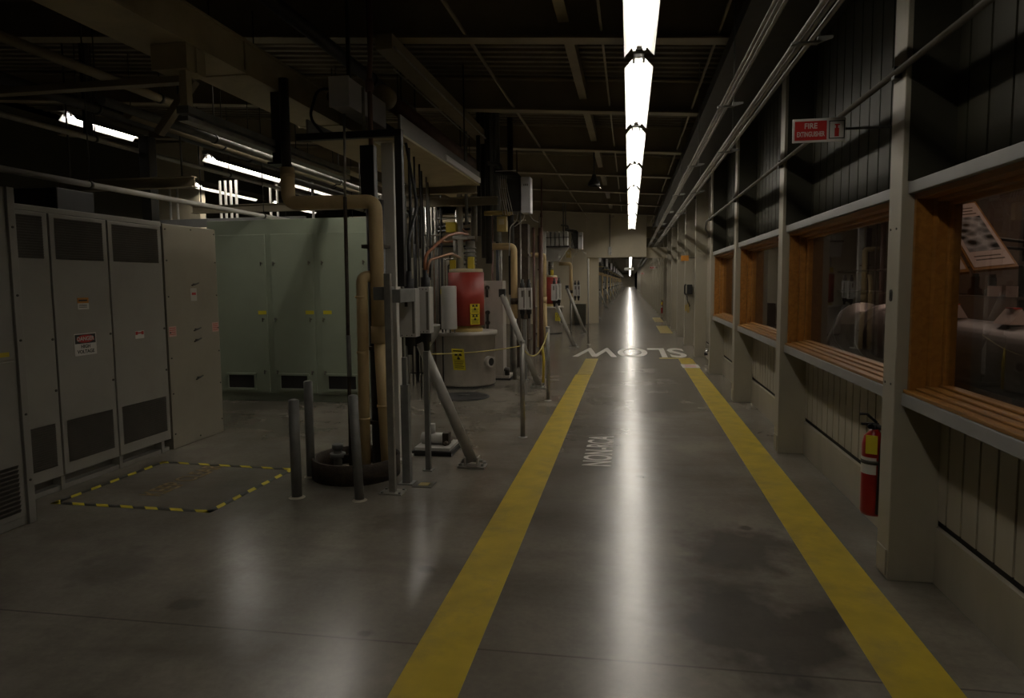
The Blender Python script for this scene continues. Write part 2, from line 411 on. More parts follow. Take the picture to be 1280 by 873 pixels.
# left boundary of the hall and the end wall with its opening
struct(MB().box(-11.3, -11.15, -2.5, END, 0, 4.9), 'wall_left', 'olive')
b = MB(); b.box(-11.2, -1.60, END, END + .25, 0, 4.34); b.box(-1.60, .62, END, END + .25, 2.53, 4.23); b.box(.64, 1.62, END + .5, END + .6, 2.50, 2.9); b.box(.64, 1.62, END + .5, END + .6, 3.7, 4.1)
struct(b, 'wall_end', 'cream_end', None, .006)
struct(MB().box(-1.64, -1.17, END + .27, END + .33, 0.01, 2.9), 'door_1', 'cream_end')
struct(MB().box(-11.2, 1.66, 229.8, 230, 0, 4.2), 'wall_far', 'cream_end')
struct(MB().box(-3.2, -3.1, END + .3, 258, 0, 4.4), 'wall_left_far', 'olive')

# posts along the right wall
plabels = ['', 'cream steel post between the two nearest windows with the red extinguisher behind it', 'cream steel post between the second and third windows from the camera',
           'cream steel post between the third window and the small fourth window', 'cream steel post closing the row of windows at its far end']
for k in range(1, 34):
    y = PY[k]
    if k == 1: continue
    t = thing('wall_post', '', 'post', (1.45, y + .09, 0))
    if k - 1 < len(plabels): t['label'] = plabels[k - 1]
    elif k == 6: t['label'] = 'cream wall post on the near side of the black telephone'
    elif k == 7: t['label'] = 'cream wall post just beyond the black telephone'
    else: t['label'] = 'plain cream wall post in the receding row past the telephone'; t['group'] = 'cream posts receding along the right wall'
    MB().box(1.36, 1.598, y, y + .17, 0, 3.95).build('shaft', 'cream', t, .005)
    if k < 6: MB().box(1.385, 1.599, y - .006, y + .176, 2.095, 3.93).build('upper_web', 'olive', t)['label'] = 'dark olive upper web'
    if k < 8:
        MB().box(1.352, 1.36, y + .02, y + .15, .02, .16).build('foot_plate', 'cream', t, .002)
    if k == 2:
        q = MB(); q.lathe((1.36, y + .09, 1.50), [(0, -.006), (.016, -.006), (.016, 0)], 16, 'X'); q.lathe((1.36, y + .09, 1.53), [(0, -.006), (.016, -.006), (.016, 0)], 16, 'X'); q.box(1.354, 1.36, y + .075, y + .105, 1.50, 1.53)
        q.build('lock_plate', 'floorplate', t)['label'] = 'small dark lock plate'
        q = MB()
        for z in (1.86, 1.05): 
            q.lathe((1.36, y + .05, z), [(0, -.004), (.006, -.004), (.006, 0)], 10, 'X'); q.lathe((1.36, y + .13, z), [(0, -.004), (.006, -.004), (.006, 0)], 10, 'X')
        q.build('bolts', 'floorplate', t)

# windows
for n, k in enumerate((1, 2, 3, 4)):
    y0, y1 = PY[k] + (.17 if k > 1 else -1.2), PY[k + 1]
    q = MB()
    def ring(q, x0, x1, a, w0, w1):     # rectangular ring: y0+a.., member widths
        q.box(x0, x1, y0, y0 + w0, 1.01, 2.03); q.box(x0, x1, y1 - w0, y1, 1.01, 2.03)
        q.box(x0, x1, y0 + w0, y1 - w0, 2.03 - w1, 2.03)
    ring(q, 1.42, 1.50, 0, .03, .03); ring(q, 1.50, 1.55, 0, .075, .05); ring(q, 1.55, 1.60, 0, .105, .07)
    o = struct(q, 'window_%d' % (n + 1), 'wood', None, .004)
    q = MB(); q.box(1.40, 1.60, y0, y1, 1.011, 1.03); q.box(1.45, 1.60, y0, y1, 1.03, 1.042); q.box(1.495, 1.60, y0, y1, 1.042, 1.054); q.box(1.54, 1.60, y0, y1, 1.054, 1.066)
    q.build('sill', 'woodsill', o, .004)
    MB().box(1.562, 1.570, y0 + .10, y1 - .10, 1.064, 1.965).build('pane', 'glass', o)

# display room behind the windows
b = MB(); b.box(4.6, 4.7, -3, 13, 0, 3.0); b.box(1.68, 4.7, 12.9, 13, 0, 3.0); b.box(1.68, 4.7, -3, -2.9, 0, 3.0); struct(b, 'wall_display', 'brownwall')
struct(MB().box(1.68, 4.7, -3, 13, -.1, .0), 'floor_display', 'dark')
struct(MB().box(1.68, 4.7, -3, 13, 3.0, 3.1), 'ceiling_display', 'dark')

# ---------------------------------------------------------------- lights along the aisle
HZ = 3.55
def make_light(x, yc, z, label, group, L2=1.22, tm='tube'):
    t = thing('strip_light', label, 'ceiling light', (x, yc, z), group)
    q = MB()
    for s in (-1, 1):
        q.add([(x + s * .045, yc - L2, z + .0), (x + s * .122, yc - L2, z - .085), (x + s * .122, yc + L2, z - .085), (x + s * .045, yc + L2, z)], [(0, 1, 2, 3)])
        q.add([(x + s * .049, yc - L2, z + .004), (x + s * .126, yc - L2, z - .082), (x + s * .126, yc + L2, z - .082), (x + s * .049, yc + L2, z + .004)], [(3, 2, 1, 0)], mi=1)
        q.add([(x + s * .122, yc - L2, z - .085), (x + s * .126, yc - L2, z - .082), (x + s * .126, yc + L2, z - .082), (x + s * .122, yc + L2, z - .085)], [(0, 1, 2, 3)], mi=1)
    q.box(x - .045, x + .045, yc - L2, yc + L2, z - .005, z)
    q.build('reflector', ['reflector', 'hoodback'], t, fixn=False)
    q = MB(); q.box(x - .047, x + .047, yc - L2 - .10, yc + L2 + .10, z + .001, z + .06); q.build('housing', 'hoodback', t, .003)
    for s in (-1, 1):
        for h in (-1, 1):
            q = MB(); a, c = (yc - L2 + .03, yc - .02) if h < 0 else (yc + .02, yc + L2 - .03)
            q.tube([(x + s * .042, a, z - .022), (x + s * .042, c, z - .022)], .017, 12)
            q.build('tube', tm, t)
    for s in (-1, 1):
        for yy in (yc - L2 + .015, yc, yc + L2 - .015): MB().box(x + s * .042 - .012, x + s * .042 + .012, yy - .012, yy + .012, z - .045, z - .005).build('lampholder', 'reflector', t)
    for yy in (yc - L2 * .74, yc + L2 * .74): MB().tube([(x, yy, z + .06), (x, yy, zc(x) - .0)], .006, 6).build('hanger_rod', 'darksteel', t)
    return t
l0 = make_light(.07, 4.72, HZ, 'fluorescent strip light cut by the top edge of the photo over the aisle', 'strip lights over the aisle', tm='tube_dimmed')
l1 = make_light(.07, 4.72 + 2.74, HZ, 'second fluorescent strip light from the top, whole and nearest over the aisle', 'strip lights over the aisle', tm='tube_mid')
l2_ = make_light(.07, 4.72 + 2.74 * 2, HZ, 'third fluorescent strip light from the top of the aisle row', 'strip lights over the aisle')
names = ['second fluorescent strip light from the top, whole and nearest over the aisle', 'third fluorescent strip light from the top of the aisle row', 'fourth fluorescent strip light from the top of the aisle row',
         'fifth fluorescent strip light down from the top of the aisle row', 'sixth fluorescent strip light of the aisle row, near the beige end wall', 'seventh fluorescent strip light of the aisle row, close above the beige end wall',
         'last fluorescent strip light of the aisle row before the beige end wall']
ns = 0
for i in range(3, 8):
    yy = 4.72 + 2.74 * i
    if yy > END - 1: break
    copy_tree(l2_, (0, 2.74 * (i - 2), 0), names[i - 1])
copy_tree(l0, (0, -2.74, 0), 'fluorescent strip light over the camera, above the top edge of the photo')
copy_tree(l0, (0, -5.48, 0), 'fluorescent strip light behind the camera, above the top edge of the photo')
far0 = None
def make_far_light(yc):
    q = MB(); x, z, L2 = .07, HZ, 1.22
    for s in (-1, 1):
        q.add([(x + s * .045, yc - L2, z), (x + s * .122, yc - L2, z - .085), (x + s * .122, yc + L2, z - .085), (x + s * .045, yc + L2, z)], [(0, 1, 2, 3)])
        q.tube([(x + s * .042, yc - 1.19, z - .022), (x + s * .042, yc + 1.19, z - .022)], .017, 6, mi=1)
    q.box(x - .047, x + .047, yc - 1.32, yc + 1.32, z, z + .06)
    t = thing('strip_light', 'small distant fluorescent strip light in the row seen through the far opening', 'ceiling light', (x, yc, z), 'strip lights beyond the far opening')
    q.build('fixture', ['reflector', 'tube'], t, fixn=False)
    for yy in (yc - .9, yc + .9): MB().tube([(x, yy, z + .06), (x, yy, zc(x))], .006, 4).build('hanger_rod', 'darksteel', t)
    return t
far0 = make_far_light(4.72 + 2.74 * 9)
for i in range(1, 72): copy_tree(far0, (0, 2.74 * i, 0))
# the second aisle behind the cabinets
tag(make_light(-6.6, 7.92, HZ + .12, 'left back fluorescent light seen through pipes at upper left, nearest one', 'strip lights over the back aisle', .62))
left = [(-3.65, 7.3, 'strip light hidden behind the large tan duct above the green cabinet'), (-3.65, 10.9, 'strip light hidden behind the tan duct, above and behind the klystron'), (-6.6, 11.3, 'bright fluorescent light seen above the pale green cabinets, left of the beige pipe'),
        (-6.6, 14.2, 'fluorescent light seen just right of the black riser over the green cabinets'), (-8.6, 13.9, 'low dim fluorescent light farther back above the green cabinets'),
        (-6.6, 17.3, 'fluorescent light partly hidden behind the thin rusty rod above green cabinets'), (-8.6, 17.0, 'small fluorescent light farthest back behind the pipe rack')]
for x, yy, lb in left: copy_tree(l1, (x - .07, yy - 7.46, .12 if x < -5 else .05), lb, 'strip lights over the back aisle')

# ---------------------------------------------------------------- floor markings
def fl(name, m, label, rects, cat='floor marking', z=.0015):
    q = MB()
    for x0, x1, y0, y1 in rects: q.box(x0, x1, y0, y1, .0002, z)
    return tag(q.build(name, m), label, cat)
fl('floor_line', 'yellow_line', 'long yellow painted line along the left edge of the aisle', [(-.92, -.65, .5, 11.8)])
fl('floor_line', 'yellow_worn', 'worn faded end of the left yellow line near the SLOW lettering', [(-.90, -.64, 11.82, 14.3)])
fl('floor_line', 'yellow_line', 'long yellow painted line along the right edge of the aisle', [(1.0, 1.28, .5, 12.9), (1.0, 1.28, 13.5, 14.4)])
fl('floor_line', 'yellow_line', 'thin short yellow cross stripe ending the right line', [(.62, 1.26, 14.44, 14.6)])
fl('floor_patch', 'yellow_worn', 'worn yellow floor patch beyond the S of SLOW by the right wall', [(.95, 1.34, 21.6, 25.2)])
fl('floor_patch', 'yellow_worn', 'small yellow floor patch farthest off, just before the opening', [(1.0, 1.34, 27.5, 31)])
t = thing('floor_label', 'white label with red print stuck across the right yellow line', 'floor sign', (1.14, 13.2, 0))
MB().box(.98, 1.30, 12.92, 13.48, .0002, .002).build('backing', 'sign_white', t); MB().box(1.04, 1.24, 13.02, 13.36, .002, .003).build('print', 'pink', t)['label'] = 'faded red print'
w = text_part('floor_lettering', 'SLOW', 2.75, 'white_floor', None, frame_mx((.03, 15.8, .001), (-1, 0, 0), (0, -1, 0)), .0006, .315, .055)
tag(w, 'large white upside-down word SLOW painted across the aisle', 'floor lettering')
w = text_part('floor_lettering', 'NON-RCA', .36, 'white_floor', None, frame_mx((-.265, 6.46, .001), (0, 1, 0), (-1, 0, 0)), .0006, .70, .004)
tag(w, 'small white lettering NON-RCA painted beside the left yellow line', 'floor lettering')
q = MB()
for (xa, ya), (xb, yb) in (((-4.21, 4.32), (-2.94, 4.30)), ((-2.94, 4.30), (-2.89, 5.42)), ((-2.89, 5.42), (-4.19, 5.49)), ((-4.19, 5.49), (-4.21, 4.32))):
    d = Vector((xb - xa, yb - ya, 0)).normalized(); nn = Vector((-d.y, d.x, 0)) * .025; a = Vector((xa, ya, 0)) - d * .025; c = Vector((xb, yb, 0)) + d * .025
    v = [a - nn, c - nn, c + nn, a + nn]
    q.add([(p.x, p.y, z) for z in (.0003, .0016) for p in v], [(3, 2, 1, 0), (4, 5, 6, 7), (0, 1, 5, 4), (1, 2, 6, 5), (2, 3, 7, 6), (3, 0, 4, 7)])
tag(q.build('hazard_tape', 'tape', org=(0, 0, 0)), 'yellow and black striped tape square on the floor before the grey cabinets', 'floor tape')
w = text_part('floor_lettering', 'KEEP CLEAR', .26, 'orange_faded', None, frame_mx((-3.62, 5.0, .001), (.0, 1, 0), (-1, 0, 0)), .0005, .62, .002)
tag(w, 'faded orange lettering inside the striped tape square', 'floor lettering')
t = thing('floor_plate', 'small dark square plate with yellow centre set in floor by leaning brace', 'floor plate', (-1.61, 5.14, 0))
q = MB(); q.box(-1.69, -1.53, 5.06, 5.22, .0002, .004); q.build('cover', 'floorplate', t); MB().box(-1.65, -1.57, 5.10, 5.18, .004, .006).build('inset', 'yellow_worn', t)['label'] = 'yellow centre'

# ---------------------------------------------------------------- left cabinets
def sign_on_x(name, X, y0, y1, z0, z1, label, cat='sign', group=None, th=.004):
    t = thing(name, label, cat, (X, (y0 + y1) / 2, z0), group)
    return t
def grille(q, X, y0, y1, z0, z1, pitch=.028, dep=.02):
    z = z0
    while z < z1 - .008:
        q.add([(X + .002, y0, z), (X + .002, y1, z), (X - dep, y1, z + pitch * .75), (X - dep, y0, z + pitch * .75)], [(0, 1, 2, 3), (3, 2, 1, 0)]); z += pitch
def frame_x(q, X, y0, y1, z0, z1, w=.012, d=.008):
    q.box(X, X + d, y0 - w, y1 + w, z1, z1 + w); q.box(X, X + d, y0 - w, y1 + w, z0 - w, z0); q.box(X, X + d, y0 - w, y0, z0, z1); q.box(X, X + d, y1, y1 + w, z0, z1)
def screws_x(q, X, pts, r=.008):
    for y, z in pts: q.lathe((X, y, z), [(r, -.001), (r, .006), (0, .006)], 10, 'X')

# near-left cabinet, cut by the frame
t = thing('electrical_cabinet', 'nearest grey cabinet with bottom grille, cut by left edge of photo', 'cabinet', (-4.5, 3.3, 0))
MB().box(-4.95, -4.03, 2.5, 3.95, 0, 2.26).build('body', 'cab', t, .006)
MB().box(-4.03, -4.02, 2.52, 3.88, .06, 1.115).build('lower_panel', 'cab', t, .003)
MB().box(-4.03, -4.02, 2.52, 3.88, 1.125, 2.24).build('upper_panel', 'cab', t, .003)
MB().box(-4.03, -4.008, 3.895, 3.95, 0, 2.26).build('corner_strip', 'cab', t, .003)
q = MB(); q.box(-4.021, -4.0195, 3.0, 3.84, .10, .42); grille(q, -4.02, 3.0, 3.84, .10, .42, .03, -.012); q.build('grille', 'louvre', t, fixn=False)
q = MB(); screws_x(q, -4.008, [(3.92, z) for z in (.3, .75, 1.25, 1.55, 2.0)]); q.build('screws', 'floorplate', t)
q = MB(); q.box(-4.02, -4.0185, 3.76, 3.84, 1.15, 1.18); q.build('sticker', 'yellow_part', t)['label'] = 'small yellow sticker'

# three-door louvred cabinet
CX = -4.40
t = thing('electrical_cabinet', 'long grey cabinet with three doors, louvres and DANGER HIGH VOLTAGE sign', 'cabinet', (-4.9, 4.97, 0))
MB().box(-5.4, CX - .03, 4.02, 5.915, .11, 2.20).build('body', 'cab', t, .006)
q = MB(); q.box(-5.35, CX - .03, 4.05, 5.90, .0, .04); q.box(-5.35, -4.5, 4.05, 5.90, .04, .112)
for y in (4.62, 5.25, 5.80): q.box(CX - .1, CX - .02, y - .02, y + .02, 0, .115)
q.build('skid', 'cab', t, .003)
for y0, y1 in ((4.03, 4.61), (4.62, 5.21), (5.22, 5.90)):
    d = MB().box(CX - .03, CX, y0 + .004, y1 - .004, .12, 2.17).build('door', 'cab', t, .004)
    a, c = y0 + .05, y1 - .055
    q = MB(); q.box(CX, CX + .0015, a, c, 1.82, 2.14); grille(q, CX, a, c, 1.82, 2.14, .02, -.008); q.build('upper_louvre', 'louvre', d, fixn=False)
    q = MB(); q.box(CX, CX + .0015, a, c, .21, .545); grille(q, CX, a, c, .21, .545, .018, -.007); q.build('lower_grille', 'louvre', d, fixn=False)
    q = MB(); screws_x(q, CX, [(y1 - .025, z) for z in (.8, 1.2)], .01); q.build('lock', 'floorplate', d)
MB().box(-5.4, CX - .005, 4.02, 5.915, 2.172, 2.215).build('top_rail', 'cab', t, .003)
# danger sign (fixed to the middle door, separately liftable)
t = thing('danger_sign', 'white DANGER HIGH VOLTAGE sign on middle door of grey cabinet', 'sign', (CX, 4.905, 1.05))
MB().box(CX, CX + .003, 4.79, 5.02, 1.045, 1.225).build('board', 'sign_white', t, .001)
MB().box(CX + .003, CX + .0036, 4.798, 5.012, 1.142, 1.217).build('header', 'sign_black', t)
q = MB(); q.add([(CX + .0036 + d, 4.905 + .092 * math.cos(a), 1.18 + .032 * math.sin(a)) for d in (0, .0008) for a in [2 * PI * i / 32 for i in range(32)]],
                [tuple(range(31, -1, -1)), tuple(range(32, 64))] + [(i, (i + 1) % 32, 32 + (i + 1) % 32, 32 + i) for i in range(32)]); q.build('oval', 'sign_red', t)
FX = ((0, 1, 0), (0, 0, 1))
text_part('lettering', 'DANGER', .046, 'sign_white', t, frame_mx((CX + .0046, 4.905, 1.18), *FX), .0004, .95, .001)
text_part('lettering', 'HIGH', .04, 'sign_black', t, frame_mx((CX + .0034, 4.905, 1.117), *FX), .0004, 1., .001)
text_part('lettering', 'VOLTAGE', .04, 'sign_black', t, frame_mx((CX + .0034, 4.905, 1.075), *FX), .0004, 1., .001)
t = thing('warning_label', 'small white label with orange header above the DANGER sign', 'label', (CX, 4.905, 1.42))
MB().box(CX, CX + .002, 4.85, 4.965, 1.42, 1.47).build('backing', 'sign_white', t); MB().box(CX, CX + .002, 4.85, 4.965, 1.471, 1.515).build('header', 'sign_orange', t)
q = MB(); q.box(CX + .002, CX + .0026, 4.862, 4.95, 1.487, 1.50); [q.box(CX + .002, CX + .0026, 4.862, 4.945, z, z + .004) for z in (1.455, 1.445, 1.435)]; q.build('print', 'sign_black', t)
t = thing('warning_label', 'small red and white sticker on right door of grey cabinet', 'label', (CX, 5.535, 1.13))
MB().box(CX, CX + .002, 5.48, 5.595, 1.13, 1.20).build('backing', 'sign_white', t); q = MB(); q.box(CX + .002, CX + .0026, 5.485, 5.515, 1.165, 1.195); q.box(CX + .002, CX + .0026, 5.56, 5.59, 1.165, 1.195); q.box(CX + .002, CX + .0026, 5.515, 5.56, 1.175, 1.187); q.build('print', 'sign_red', t)

# plain end cabinet with T handles
t = thing('electrical_cabinet', 'plain warm grey cabinet with small black handles beside the louvred one', 'cabinet', (-4.9, 6.34, 0))
MB().box(-5.4, CX - .012, 5.93, 6.76, 0, 2.205).build('body', 'cab_warm', t, .005)
p = MB().box(CX - .012, CX, 5.925, 6.765, .005, 2.2).build('front_panel', 'cab_warm', t, .003)
q = MB(); screws_x(q, CX, [(y, z) for y in (5.96, 6.74) for z in (.15, .55, .9, 1.15, 1.5, 1.85, 2.15)] + [(6.35, 2.17), (6.35, .05)]); q.build('screws', 'floorplate', p)
for z in (1.62, 1.16, 1.05, .66):
    q = MB(); q.tube([(CX, 6.35, z), (CX + .03, 6.35, z)], .008, 8); q.tube([(CX + .03, 6.29, z - .012), (CX + .03, 6.35, z), (CX + .03, 6.40, z + .012)], .008, 8); q.build('handle', 'floorplate', p)
q = MB(); q.box(CX, CX + .002, 6.30, 6.40, 1.45, 1.58); q.build('label_plate', 'boxgrey', p); MB().box(CX + .002, CX + .0026, 6.32, 6.385, 1.51, 1.535).build('print', 'sign_red', p)
for y0, y1, lb in ((5.94, 6.05, 'pink and white sticker at left edge of the plain grey cabinet'), (6.64, 6.75, 'pink and white sticker at right edge of the plain grey cabinet')):
    t = thing('sticker', lb, 'label', (CX, (y0 + y1) / 2, 1.1)); MB().box(CX, CX + .002, y0, y1, 1.11, 1.21).build('backing', 'pink', t)
    q = MB(); [q.box(CX + .002, CX + .0025, y0 + .01, y1 - .01, z, z + .006) for z in (1.13, 1.15, 1.17, 1.19)]; q.build('print', 'sign_red', t)

# pale green cabinet across the back
GY = 8.63
t = thing('electrical_cabinet', 'wide pale green cabinet with three vented doors standing across the back', 'cabinet', (-4.55, 9.1, 0))
MB().box(-5.74, -3.35, GY + .02, 9.7, .10, 2.49).build('body', 'green', t, .006)
MB().box(-5.70, -3.40, GY + .05, 9.65, 0, .10).build('plinth', 'green', t, .003)
for n, (x0, x1) in enumerate(((-5.66, -4.885), (-4.80, -4.19), (-4.105, -3.42))):
    d = MB().box(x0, x1, GY, GY + .02, .13, 2.29).build('door', 'green', t, .004)
    a, c = (x0 + .17, x1 - .22) if n == 0 else (x0 + .09, x1 - .13) if n == 1 else (x0 + .09, x1 - .2)
    q = MB(); w = .028
    q.box(a - w, c + w, GY - .025, GY, .37, .37 + w); q.box(a - w, c + w, GY - .025, GY, .19 - w, .19); q.box(a - w, a, GY - .025, GY, .19, .37); q.box(c, c + w, GY - .025, GY, .19, .37)
    v = q.build('vent_frame', 'green', d, .003)
    MB().box(a, c, GY - .006, GY - .0005, .19, .37).build('vent_mesh', 'dark', v)
    for z in (1.90, 1.14, .42):
        for xx in ((x1 - .05,) if n == 0 else (x0 + .05, x1 - .05)):
            q = MB(); q.lathe((xx, GY, z), [(0, -.03), (.013, -.03), (.013, 0)], 12, 'Y'); q.box(xx - .008, xx + .008, GY - .038, GY - .03, z - .035, z + .02); q.build('latch', 'steel', d)
    xx = x1 - .07 if n < 2 else x0 + .1
    MB().box(xx - .06, xx + .06, GY - .002, GY, 1.205, 1.255).build('label', 'yellow_sign', d)['label'] = 'small yellow label'
# farther grey-green cabinet between the pipes
t = thing('electrical_cabinet', 'grey-green cabinet end seen between the grey boxes and the red klystron', 'cabinet', (-3.5, 12.2, 0))
MB().box(-4.3, -3.02, 11.7, 12.7, .02, 2.05).build('body', 'cab_warm', t, .006); MB().box(-4.25, -3.50, 11.685, 11.7, .08, 2.0).build('door', 'cab_warm', t, .003); MB().box(-3.48, -3.06, 11.685, 11.7, .08, 2.0).build('door', 'cab_warm', t, .003)
MB().box(-3.34, -3.2, 11.68, 11.686, 1.42, 1.5).build('label', 'yellow_sign', t)

# ---------------------------------------------------------------- near pipe station
UNIT = []           # (object, label for the copy behind, label for far copies or None)
def U(o, l2=None, far=None, group=None): UNIT.append((o, l2, far, group)); return o

t = thing('steel_column', 'light grey steel column rising behind the beige pipes to the overhead tray', 'column', (-2.06, 5.9, 0))
MB().box(-2.165, -2.055, 5.85, 5.97, .02, 2.86).build('shaft', 'colgrey', t, .004); MB().box(-2.24, -1.98, 5.77, 6.05, 0, .02).build('base_plate', 'colgrey', t); MB().box(-2.21, -2.0, 5.8, 6.02, 2.84, 2.86).build('cap_plate', 'colgrey', t)
U(t, 'light grey steel column of the station behind the red klystron', None)

t = thing('insulated_pipe', 'beige jacketed pipe bent in a portal from black riser down to the rusty curb', 'pipe', (-2.0, 5.3, .05))
q = MB(); q.tube([(-2.77, 5.3, 2.56), (-2.77, 5.3, 2.275), (-2.02, 5.3, 2.265), (-2.02, 5.3, 1.16)], .056, 16, .075); q.tube([(-2.015, 5.3, 1.2), (-1.99, 5.34, .05)], .048, 16); q.build('jacket', 'insul', t)
MB().tube([(-2.775, 5.3, 3.27), (-2.775, 5.3, 2.55)], .040, 14).build('black_riser', 'blackpaint', t)['label'] = 'bare black upper riser'
q = MB(); q.lathe((-2.02, 5.3, 1.19), [(0, -.07), (.062, -.07), (.062, .07), (0, .07)], 18); q.build('collar', 'insul', t)
q = MB(); q.lathe((-2.77, 5.3, 2.5), [(0, -.015), (.059, -.015), (.059, .015), (0, .015)], 18); q.lathe((-2.0, 5.31, .6), [(.051, -.01), (.053, -.01), (.053, .01), (.051, .01)], 18); q.build('band', 'insul', t)
U(t, 'thin beige portal pipe in the farther station right of the grey boxes', 'small beige portal pipe in the row beyond the far opening')
t = thing('insulated_pipe', 'shorter beige jacketed pipe with top elbow left of the taller one', 'pipe', (-2.14, 5.3, .05))
MB().tube([(-2.06, 5.34, 1.665), (-2.135, 5.26, 1.665), (-2.15, 5.25, .05)], .046, 16, .06).build('jacket', 'insul', t)
[MB().lathe((-2.145, 5.255, z), [(.046, -.01), (.0485, -.01), (.0485, .01), (.046, .01)], 18).build('band', 'insul', t) for z in (.5, 1.05, 1.5)]
U(t, 'shorter beige elbow pipe of the farther station', None)
t = thing('riser_pipe', 'thick black riser pipe standing behind the beige pipes', 'pipe', (-2.09, 5.5, .0))
q = MB(); q.tube([(-2.10, 5.5, .02), (-2.10, 5.5, 2.3)], .075, 16); q.build('pipe', 'blackpaint', t)
MB().box(-2.19, -2.07, 5.42, 5.50, 2.25, 2.74).build('box_housing', 'blackpaint', t, .006)
q = MB(); q.tube([(-2.10, 5.45, 2.74), (-2.10, 5.45, 3.27)], .02, 12); q.lathe((-2.10, 5.45, 3.22), [(0, -.05), (.035, -.05), (.035, .02), (.028, .05), (0, .05)], 14); q.tube([(-2.10, 5.45, 3.25), (-2.10, 5.5, 3.6), (-2.10, 5.5, 4.1)], .02, 10, .05); q.build('conduit', 'brownpipe', t)['label'] = 'dark reddish conduit with fitting'
q = MB(); q.tube([(-2.15, 5.43, 2.80), (-2.15, 5.43, 3.2)], .013, 10); q.build('side_conduit', 'galv', t)
q = MB(); [q.box(-2.19, -2.01, 5.40, 5.6, z, z + .03) for z in (.42, 1.05, 1.9)]; q.build('clamp', 'rust', t)
U(t, 'thick black riser pipe of the farther station', None)
t = thing('thin_rod', 'thin rusty rod standing from the curb up to the overhead pipes', 'rod', (-2.25, 5.24, .02))
MB().tube([(-2.27, 5.24, .02), (-2.25, 5.24, 2.3)], .016, 8).build('lower_rod', 'rust', t); MB().tube([(-2.25, 5.24, 2.3), (-2.235, 5.24, 2.95)], .011, 8).build('upper_rod', 'galv', t); q = MB(); q.lathe((-2.258, 5.24, 1.02), [(0, -.17), (.02, -.17), (.02, .17), (0, .17)], 8); q.build('sleeve', 'galvdark', t)
t = thing('tube_gantry', 'black square-tube frame reaching over the station, ending at the grey boxes', 'frame', (-1.83, 5.4, 1.6))
q = MB(); q.box(-2.70, -1.80, 5.33, 5.385, 2.78, 2.835); q.build('crossbar', 'blackpaint', t, .003); MB().box(-1.86, -1.80, 5.33, 5.385, 1.58, 2.78).build('drop_leg', 'darksteel', t, .003)
U(t, None, None)
t = thing('strut_post', 'slim grey strut post with base plate right of the beige pipes', 'post', (-1.79, 4.91, 0))
q = MB(); q.box(-1.815, -1.765, 4.89, 4.93, .008, 1.68); q.build('channel', 'galv', t, .002); MB().box(-1.88, -1.70, 4.84, 4.98, 0, .008).build('base_plate', 'galv', t); q = MB(); [q.lathe((x, y, .008), [(.011, 0), (.011, .012), (0, .012)], 6) for x in (-1.86, -1.72) for y in (4.86, 4.96)]; q.build('anchor_bolts', 'galvdark', t)
t2 = thing('clamp_block', 'small grey clamp bracket tying beige pipe to slim strut post', 'bracket', (-1.88, 4.96, 1.48))
q = MB(); q.box(-1.92, -1.81, 4.94, 5.12, 1.48, 1.58); q.box(-1.765, -1.70, 4.93, 5.30, 1.46, 1.56); q.box(-1.815, -1.765, 4.931, 4.95, 1.46, 1.58); q.build('block', 'galvdark', t2, .004)

def conn_box(x0, x1, y, z0, z1, label, vent, group=None):
    t = thing('switch_box', label, 'electrical box', ((x0 + x1) / 2, y + .1, z0 - .14), group)
    MB().box(x0, x1, y, y + .12, z0, z1).build('body', 'boxgrey', t, .006)
    MB().box(x1 - .03, x1 - .01, y - .002, y + .0, z0 + .03, z1 - .04).build('seam_strip', 'louvre', t)
    q = MB(); [q.lathe((x0 + (x1 - x0) * f, y, zz), [(0, -.004), (.005, -.004), (.005, 0)], 8, 'Y') for f in (.15, .45, .75) for zz in (z0 + .015, z1 - .02)]; q.build('screws', 'floorplate', t)
    xm = (x0 + x1) / 2
    q = MB(); q.lathe((xm, y + .06, z1), [(0, .14), (.022, .14), (.022, .08), (.04, .08), (.04, 0)], 14); q.build('top_gland', 'rubber', t)
    q = MB(); q.lathe((xm, y + .06, z0), [(.042, 0), (.042, -.07), (.028, -.08), (.024, -.15), (0, -.15)], 14); q.build('bottom_gland', 'rubber', t)
    if vent: MB().box(x0 + .05, x0 + .075, y - .003, y, z1 - .15, z1 - .045).build('nameplate', 'rust', t)
    return t
U(conn_box(-1.863, -1.722, 5.36, 1.165, 1.565, 'left of two grey switch boxes nearest the camera, with brown nameplate', True), 'left grey switch box of the distant third pair', None)
U(conn_box(-1.745, -1.645, 5.50, 1.185, 1.575, 'right of two grey switch boxes nearest the camera, under orange hose', False), 'right grey switch box of the distant third pair', None)
def sup(x, y, z1, r, label, upper=None):
    t = thing('support_post', label, 'post', (x, y, 0))
    MB().box(x - r, x + r, y - r, y + r, .006, z1).build('shaft', 'galvdark', t, .003)
    if upper: MB().box(x - r * .6, x + r * .6, y - r * .6, y + r * .6, z1, upper).build('upper_shaft', 'galvdark', t, .002)
    MB().box(x - r * 1.9, x + r * 1.9, y - r * 1.9, y + r * 1.9, 0, .006).build('foot', 'galvdark', t)
    return t
U(sup(-1.76, 5.17, .80, .032, 'dark grey stepped leg post under the left near switch box', 1.02), None, None)
U(sup(-1.70, 5.56, 1.03, .022, 'thinner dark grey leg post under the right near switch box'), None, None)

